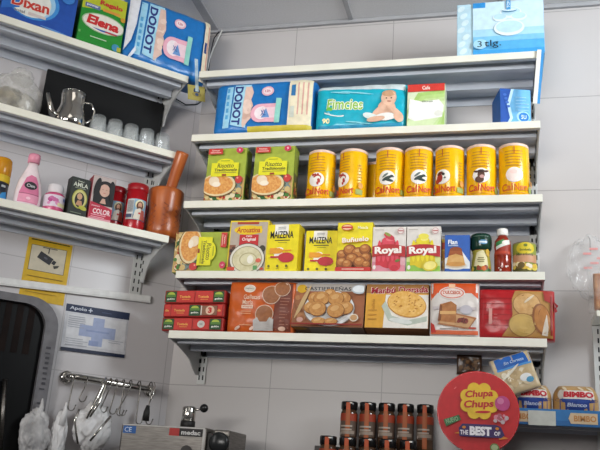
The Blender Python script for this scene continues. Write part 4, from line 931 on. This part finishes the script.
# dark hatch with a rounded metal surround
fr = noisy('hatch_surround', lin('5f5d60'), lin('727074'), 30, .5)
def rrect(x0, x1, z0, z1, r, n=8):
    pts = [(x0, z0), (x1, z0)]
    for i in range(n + 1):
        a = PI/2 * i / n; pts.append((x1 - r + r*math.cos(a), z1 - r + r*math.sin(a)))
    pts.append((x0, z1)); return pts
t = structure(bpy.data.objects.new('window_1', None)); COL.objects.link(t)
g = G(); outer = rrect(-.55, .0, -.85, .0, .085); inner = rrect(-.55, -.036, -.85, -.022, .062)
n = len(outer)
vs = [(p[0], -.03, p[1]) for p in outer] + [(p[0], -.03, p[1]) for p in inner] + [(p[0], -.0003, p[1]) for p in outer] + [(p[0], -.012, p[1]) for p in inner]
fs = []
for i in range(1, n - 1):
    fs += [(i, i+1, n+i+1, n+i), (i, 2*n+i, 2*n+i+1, i+1), (n+i, n+i+1, 3*n+i+1, 3*n+i)]
g.add(vs, fs, fr)
_mk = ['3e3c42']
g.on(flat(-.03), None, .0002)
for i in range(9): g.rect(-.026+random.uniform(0, .004), -.14-i*.014, -.012, -.136-i*.014+random.uniform(0, .004), '3e3c42')
g.rect(-.03, -.34, -.01, -.32, '3a3234'); g.rect(-.026, -.29, -.016, -.286, '3a3a40')
g.make('window_frame', t)
g = G(); g.prism(inner, -.011, -.0004, noisy('hatch_glass', lin('060607'), lin('0a0a0b'), 8, .35, spec=.15), 'y')
g.make('window_pane', t)
g = G()
for i in range(14): g.box(-.5+i*.032, -.482+i*.032, -.0125, -.0112, -.16, -.024, N2('150d0b', '1e1411', 20, spec=.1), .0005)
g.make('slats', t)
g = G(); g.tube([(-.119, -.03, -.235), (-.1, -.033, -.42)], .006, STEEL); g.tube([(-.117, -.01, -.25), (-.117, -.03, -.25)], .004, STEEL); g.make('window_handle', t)
putl(t, .365, 0, 2.083)

# hook rail
t = thing('hook_rail', 'chrome wall rail with round end flanges above the steel machine', 'rail')
g = G(); L = .262
g.tube([(-L/2+.004, -.002, 0), (-L/2+.004, -.03, 0), (-L/2+.012, -.043, 0), (-L/2+.03, -.048, 0), (0, -.05, 0), (L/2-.03, -.048, 0), (L/2-.012, -.043, 0), (L/2-.004, -.03, 0), (L/2-.004, -.002, 0)], .0095, CHROME, 14); g.make('bar', t)
for s in (-1, 1):
    g = G(); g.T = Matrix.Rotation(R(90), 4, 'X'); g.lathe([(.019, .0004), (.019, .006), (.014, .011), (.01, .012)], CHROME, 28); o = g.make('flange', t); o.location = (s*(L/2-.004), 0, 0)
putl(t, .188, 0, 1.8705, ry=2.2)
def zr(t): return 1.8705 - (t - .188) * .0384
def hook(label, tt, drop, lean=0, curl=.018, r=.0018):
    g = G(); pts = []
    for i in range(9):
        a = PI * (1.15 - 1.15 * i / 8); pts.append((.0, -.05 + .0125*math.cos(a)*-1, .0125*math.sin(a)))
    pts += [(lean*.3, -.0625, -drop*.35), (lean, -.0625, -drop)]
    for i in range(1, 7):
        a = PI * i / 6; pts.append((lean + curl/2 - curl/2*math.cos(a), -.0625, -drop - curl/2*math.sin(a)))
    pts.append((lean + curl*1.15, -.0625, -drop + .008))
    g.tube(pts, r, STEEL, 8); o = g.make('steel_hook'); tag(o, label, 'hook', 'steel hooks on the chrome rail'); putl(o, tt, 0, zr(tt)); return o
for tt, dr, le, lab in ((.309, .075, -.004, 'steel hook at the left end of the chrome rail'), (.27, .05, -.016, 'short slanted hook second from the left on the rail'), (.2, .075, -.022, 'slanted hook third from the left on the rail'),
                     (.183, .078, -.012, 'hook fourth from the left on the rail'), (.162, .08, -.004, 'hook fifth from the left on the rail'), (.14, .082, -.034, 'long slanted hook near the middle of the rail'),
                     (.114, .1, .0, 'straight hook second from the right on the rail'), (.078, .1, -.006, 'straight hook rightmost on the rail')):
    hook(lab, tt, dr, le)
# hanging utensil with black handle
t = thing('whisk_handle', 'black handled utensil hanging at the right end of the chrome rail', 'utensil')
g = G(); g.tube([(0, -.05, .0125), (.0, -.0625, .0), (-.006, -.0625, -.03), (-.014, -.06, -.06)], .0016, CHROME, 8); g.make('wire_loop', t)
g = G(); g.tube([(-.014, -.06, -.056), (-.016, -.06, -.075), (-.017, -.06, -.1)], [.005, .009, .011], '1a1919', 12); g.make('handle', t); putl(t, .068, 0, zr(.068))
# tongs
t = thing('tongs', 'thick steel tongs hanging from the rail over the white bags', 'tongs')
g = G(); g.tube([(.012, -.066, .01), (.006, -.07, -.01), (-.012, -.074, -.06), (-.03, -.078, -.105)], [.004, .0045, .0045, .003], CHROME, 10); g.make('arm', t)
g = G(); g.tube([(.012, -.0665, .012), (.012, -.076, -.012), (-.004, -.084, -.06), (-.024, -.088, -.1)], [.004, .0045, .0045, .003], CHROME, 10); g.make('arm', t)
putl(t, .232, 0, zr(.232))
t = thing('steel_skimmer', 'steel wire tool poking out of the white bags', 'utensil')
g = G(); g.tube([(.03, -.1, .02), (.0, -.105, -.02), (-.02, -.106, -.05)], .0035, CHROME, 8); g.tube([(-.06, -.1, .03), (-.068, -.1, .0), (-.06, -.1, -.03), (-.05, -.1, -.06)], .003, CHROME, 8); g.make('wire', t); putl(t, .232, 0, 1.755)
# white carrier bags
BAGW = N2('e9e7e7', 'f3f2f2', 14, rough=.35)
def hang_bag(label, tt, zz, size, seed, m):
    t = thing('carrier_bag', label, 'plastic bag', 'white plastic bags hung on the rail')
    g = G(); g.blob((0, -size[1]*1.2-.018, 0), size, m, seed=seed, amp=.38, freq=2.1, sub=5); g.make('bag_film', t)
    g = G(); g.tube([(0, -.05, size[2]*.5), (.006, -.055, size[2]*1.15), (.004, -.06, size[2]*1.5)], [.014, .006, .002], m, 10); g.make('bag_handle', t); putl(t, tt, 0, zz); return t
hang_bag('white plastic bag hanging below the tongs', .232, 1.742, (.048, .024, .062), 2.7, BAGW)
hang_bag('translucent white bag hanging in front of the dark hatch edge', .388, 1.71, (.036, .026, .064), 9.2, glassy('bag_translucent', 'e6e4e4', .3, .75))
hang_bag('flat white bag hanging at the left hook of the rail', .3225, 1.71, (.02, .02, .062), 5.5, BAGW)

# cables and tag in the corner
t = thing('black_cable', 'thin black cable looping below the upper shelves in the corner', 'cable')
g = G(); P = [(-.05, -.012, 3.11), (-.066, -.012, 3.085), (-.07, -.014, 3.045), (-.072, -.014, 2.98), (-.073, -.014, 2.9), (-.08, -.014, 2.845), (-.095, -.022, 2.826), (-.125, -.05, 2.812), (-.15, -.073, 2.822), (-.17, -.093, 2.84)]
g.tube(P, .0022, '1c1c1e', 8); g.make('cord', t)
t = thing('white_cable', 'short white cable hanging from the ceiling corner', 'cable')
g = G(); g.tube([(-.04, -.012, 3.115), (-.05, -.014, 3.085), (-.064, -.016, 3.04), (-.072, -.018, 3.0), (-.074, -.02, 2.96)], .0026, 'd0cfca', 8); g.make('cord', t)
t = thing('hanging_tag', 'yellow tag with blue dot on clear tape at the corner shelf end', 'tag')
g = G(); g.box(-.03, .028, -.0008, 0, -.05, .0, 'a89a4c', .0004); g.on(flat(-.0008)); g.ell(0, -.018, .011, .011, '25365c'); g.ell(0, -.03, .016, .008, '8f7f3c'); g.ell(0, -.03, .006, .005, '33456a'); g.make('tag_card', t)
g = G(); g.box(-.005, .006, -.003, -.001, -.02, .09, glassy('tape', 'cfe0e2', .2, .6), .0005); g.make('tape', t); putl(t, .104, .197, 2.79, ry=-8)

# ------------------------------------------------------------------ light
def area(name, loc, size, power, color, target, sy=None, spread=180):
    l = bpy.data.lights.new(name, 'AREA'); l.energy = power; l.spread = R(spread); l.size = size; l.color = color
    if sy: l.shape = 'RECTANGLE'; l.size_y = sy
    o = bpy.data.objects.new(name, l); COL.objects.link(o); o.location = loc
    o.rotation_euler = (Vector(target) - Vector(loc)).to_track_quat('-Z', 'Y').to_euler(); return o
area('ceiling_lamp', (.35, -1.5, 3.09), .6, 3.5, (1, .95, .89), (.35, -1.1, 0), 1.2)
area('ceiling_lamp', (.9, -2.9, 3.09), .6, 4, (1, .96, .91), (.9, -2.7, 0), 1.2)
area('right_wall_fill', (2.45, -1.3, 2.85), .7, 11, (.9, .96, 1), (1.0, 0, 2.88), .6, 85)  # unseen fill light, added to brighten the upper right wall
area('front_beam', (.0, -3.5, 2.15), 1.8, 4.7, (1, .975, .94), (.25, 0, 2.58), .5, 43)  # unseen frontal light, beam narrowed and tilted up to dim the lower wall
area('tube_lamp', (-1.25, -2.1, 2.35), .08, 4, (1, .98, .95), (.6, -.2, 2.4), 1.1)
wd = bpy.data.worlds.new('world'); SC.world = wd; wd.use_nodes = True
wn = wd.node_tree.nodes; wl = wd.node_tree.links; bg = wn['Background']
tc = wn.new('ShaderNodeTexCoord'); gr = wn.new('ShaderNodeTexNoise'); gr.inputs['Scale'].default_value = 1.6
cr = wn.new('ShaderNodeValToRGB'); cr.color_ramp.elements[0].color = (.3, .29, .29, 1); cr.color_ramp.elements[1].color = (.7, .7, .71, 1); cr.color_ramp.elements[0].position = .4; cr.color_ramp.elements[1].position = .65
wl.new(tc.outputs['Generated'], gr.inputs['Vector']); wl.new(gr.outputs['Fac'], cr.inputs['Fac']); sx = wn.new('ShaderNodeSeparateXYZ'); wl.new(tc.outputs['Generated'], sx.inputs[0])
mr = wn.new('ShaderNodeMapRange'); mr.inputs[1].default_value = -.35; mr.inputs[2].default_value = .25; mr.inputs[3].default_value = .35; mr.inputs[4].default_value = 1.1; wl.new(sx.outputs[2], mr.inputs[0])
mm = wn.new('ShaderNodeMix'); mm.data_type = 'RGBA'; mm.blend_type = 'MULTIPLY'; mm.inputs['Factor'].default_value = 1; wl.new(cr.outputs['Color'], mm.inputs['A']); wl.new(mr.outputs[0], mm.inputs['B']); wl.new(mm.outputs['Result'], bg.inputs['Color']); bg.inputs['Strength'].default_value = .4

# ------------------------------------------------------------------ camera
cam = bpy.data.cameras.new('camera'); cam.sensor_width = 36; cam.lens = 795.6654 * 36 / 600; cam.clip_start = .05
co = bpy.data.objects.new('camera', cam); COL.objects.link(co)
co.matrix_world = Matrix(((.97095, .01104, .23901, .8792), (.23014, -.31637, -.9203, -2.2868), (.06546, .94857, -.30972, 1.6296), (0, 0, 0, 1)))
SC.camera = co
SC.view_settings.view_transform = 'Standard'; SC.view_settings.look = 'None'; SC.view_settings.exposure = .1; SC.view_settings.gamma = 1
SC.view_settings.use_curve_mapping = False
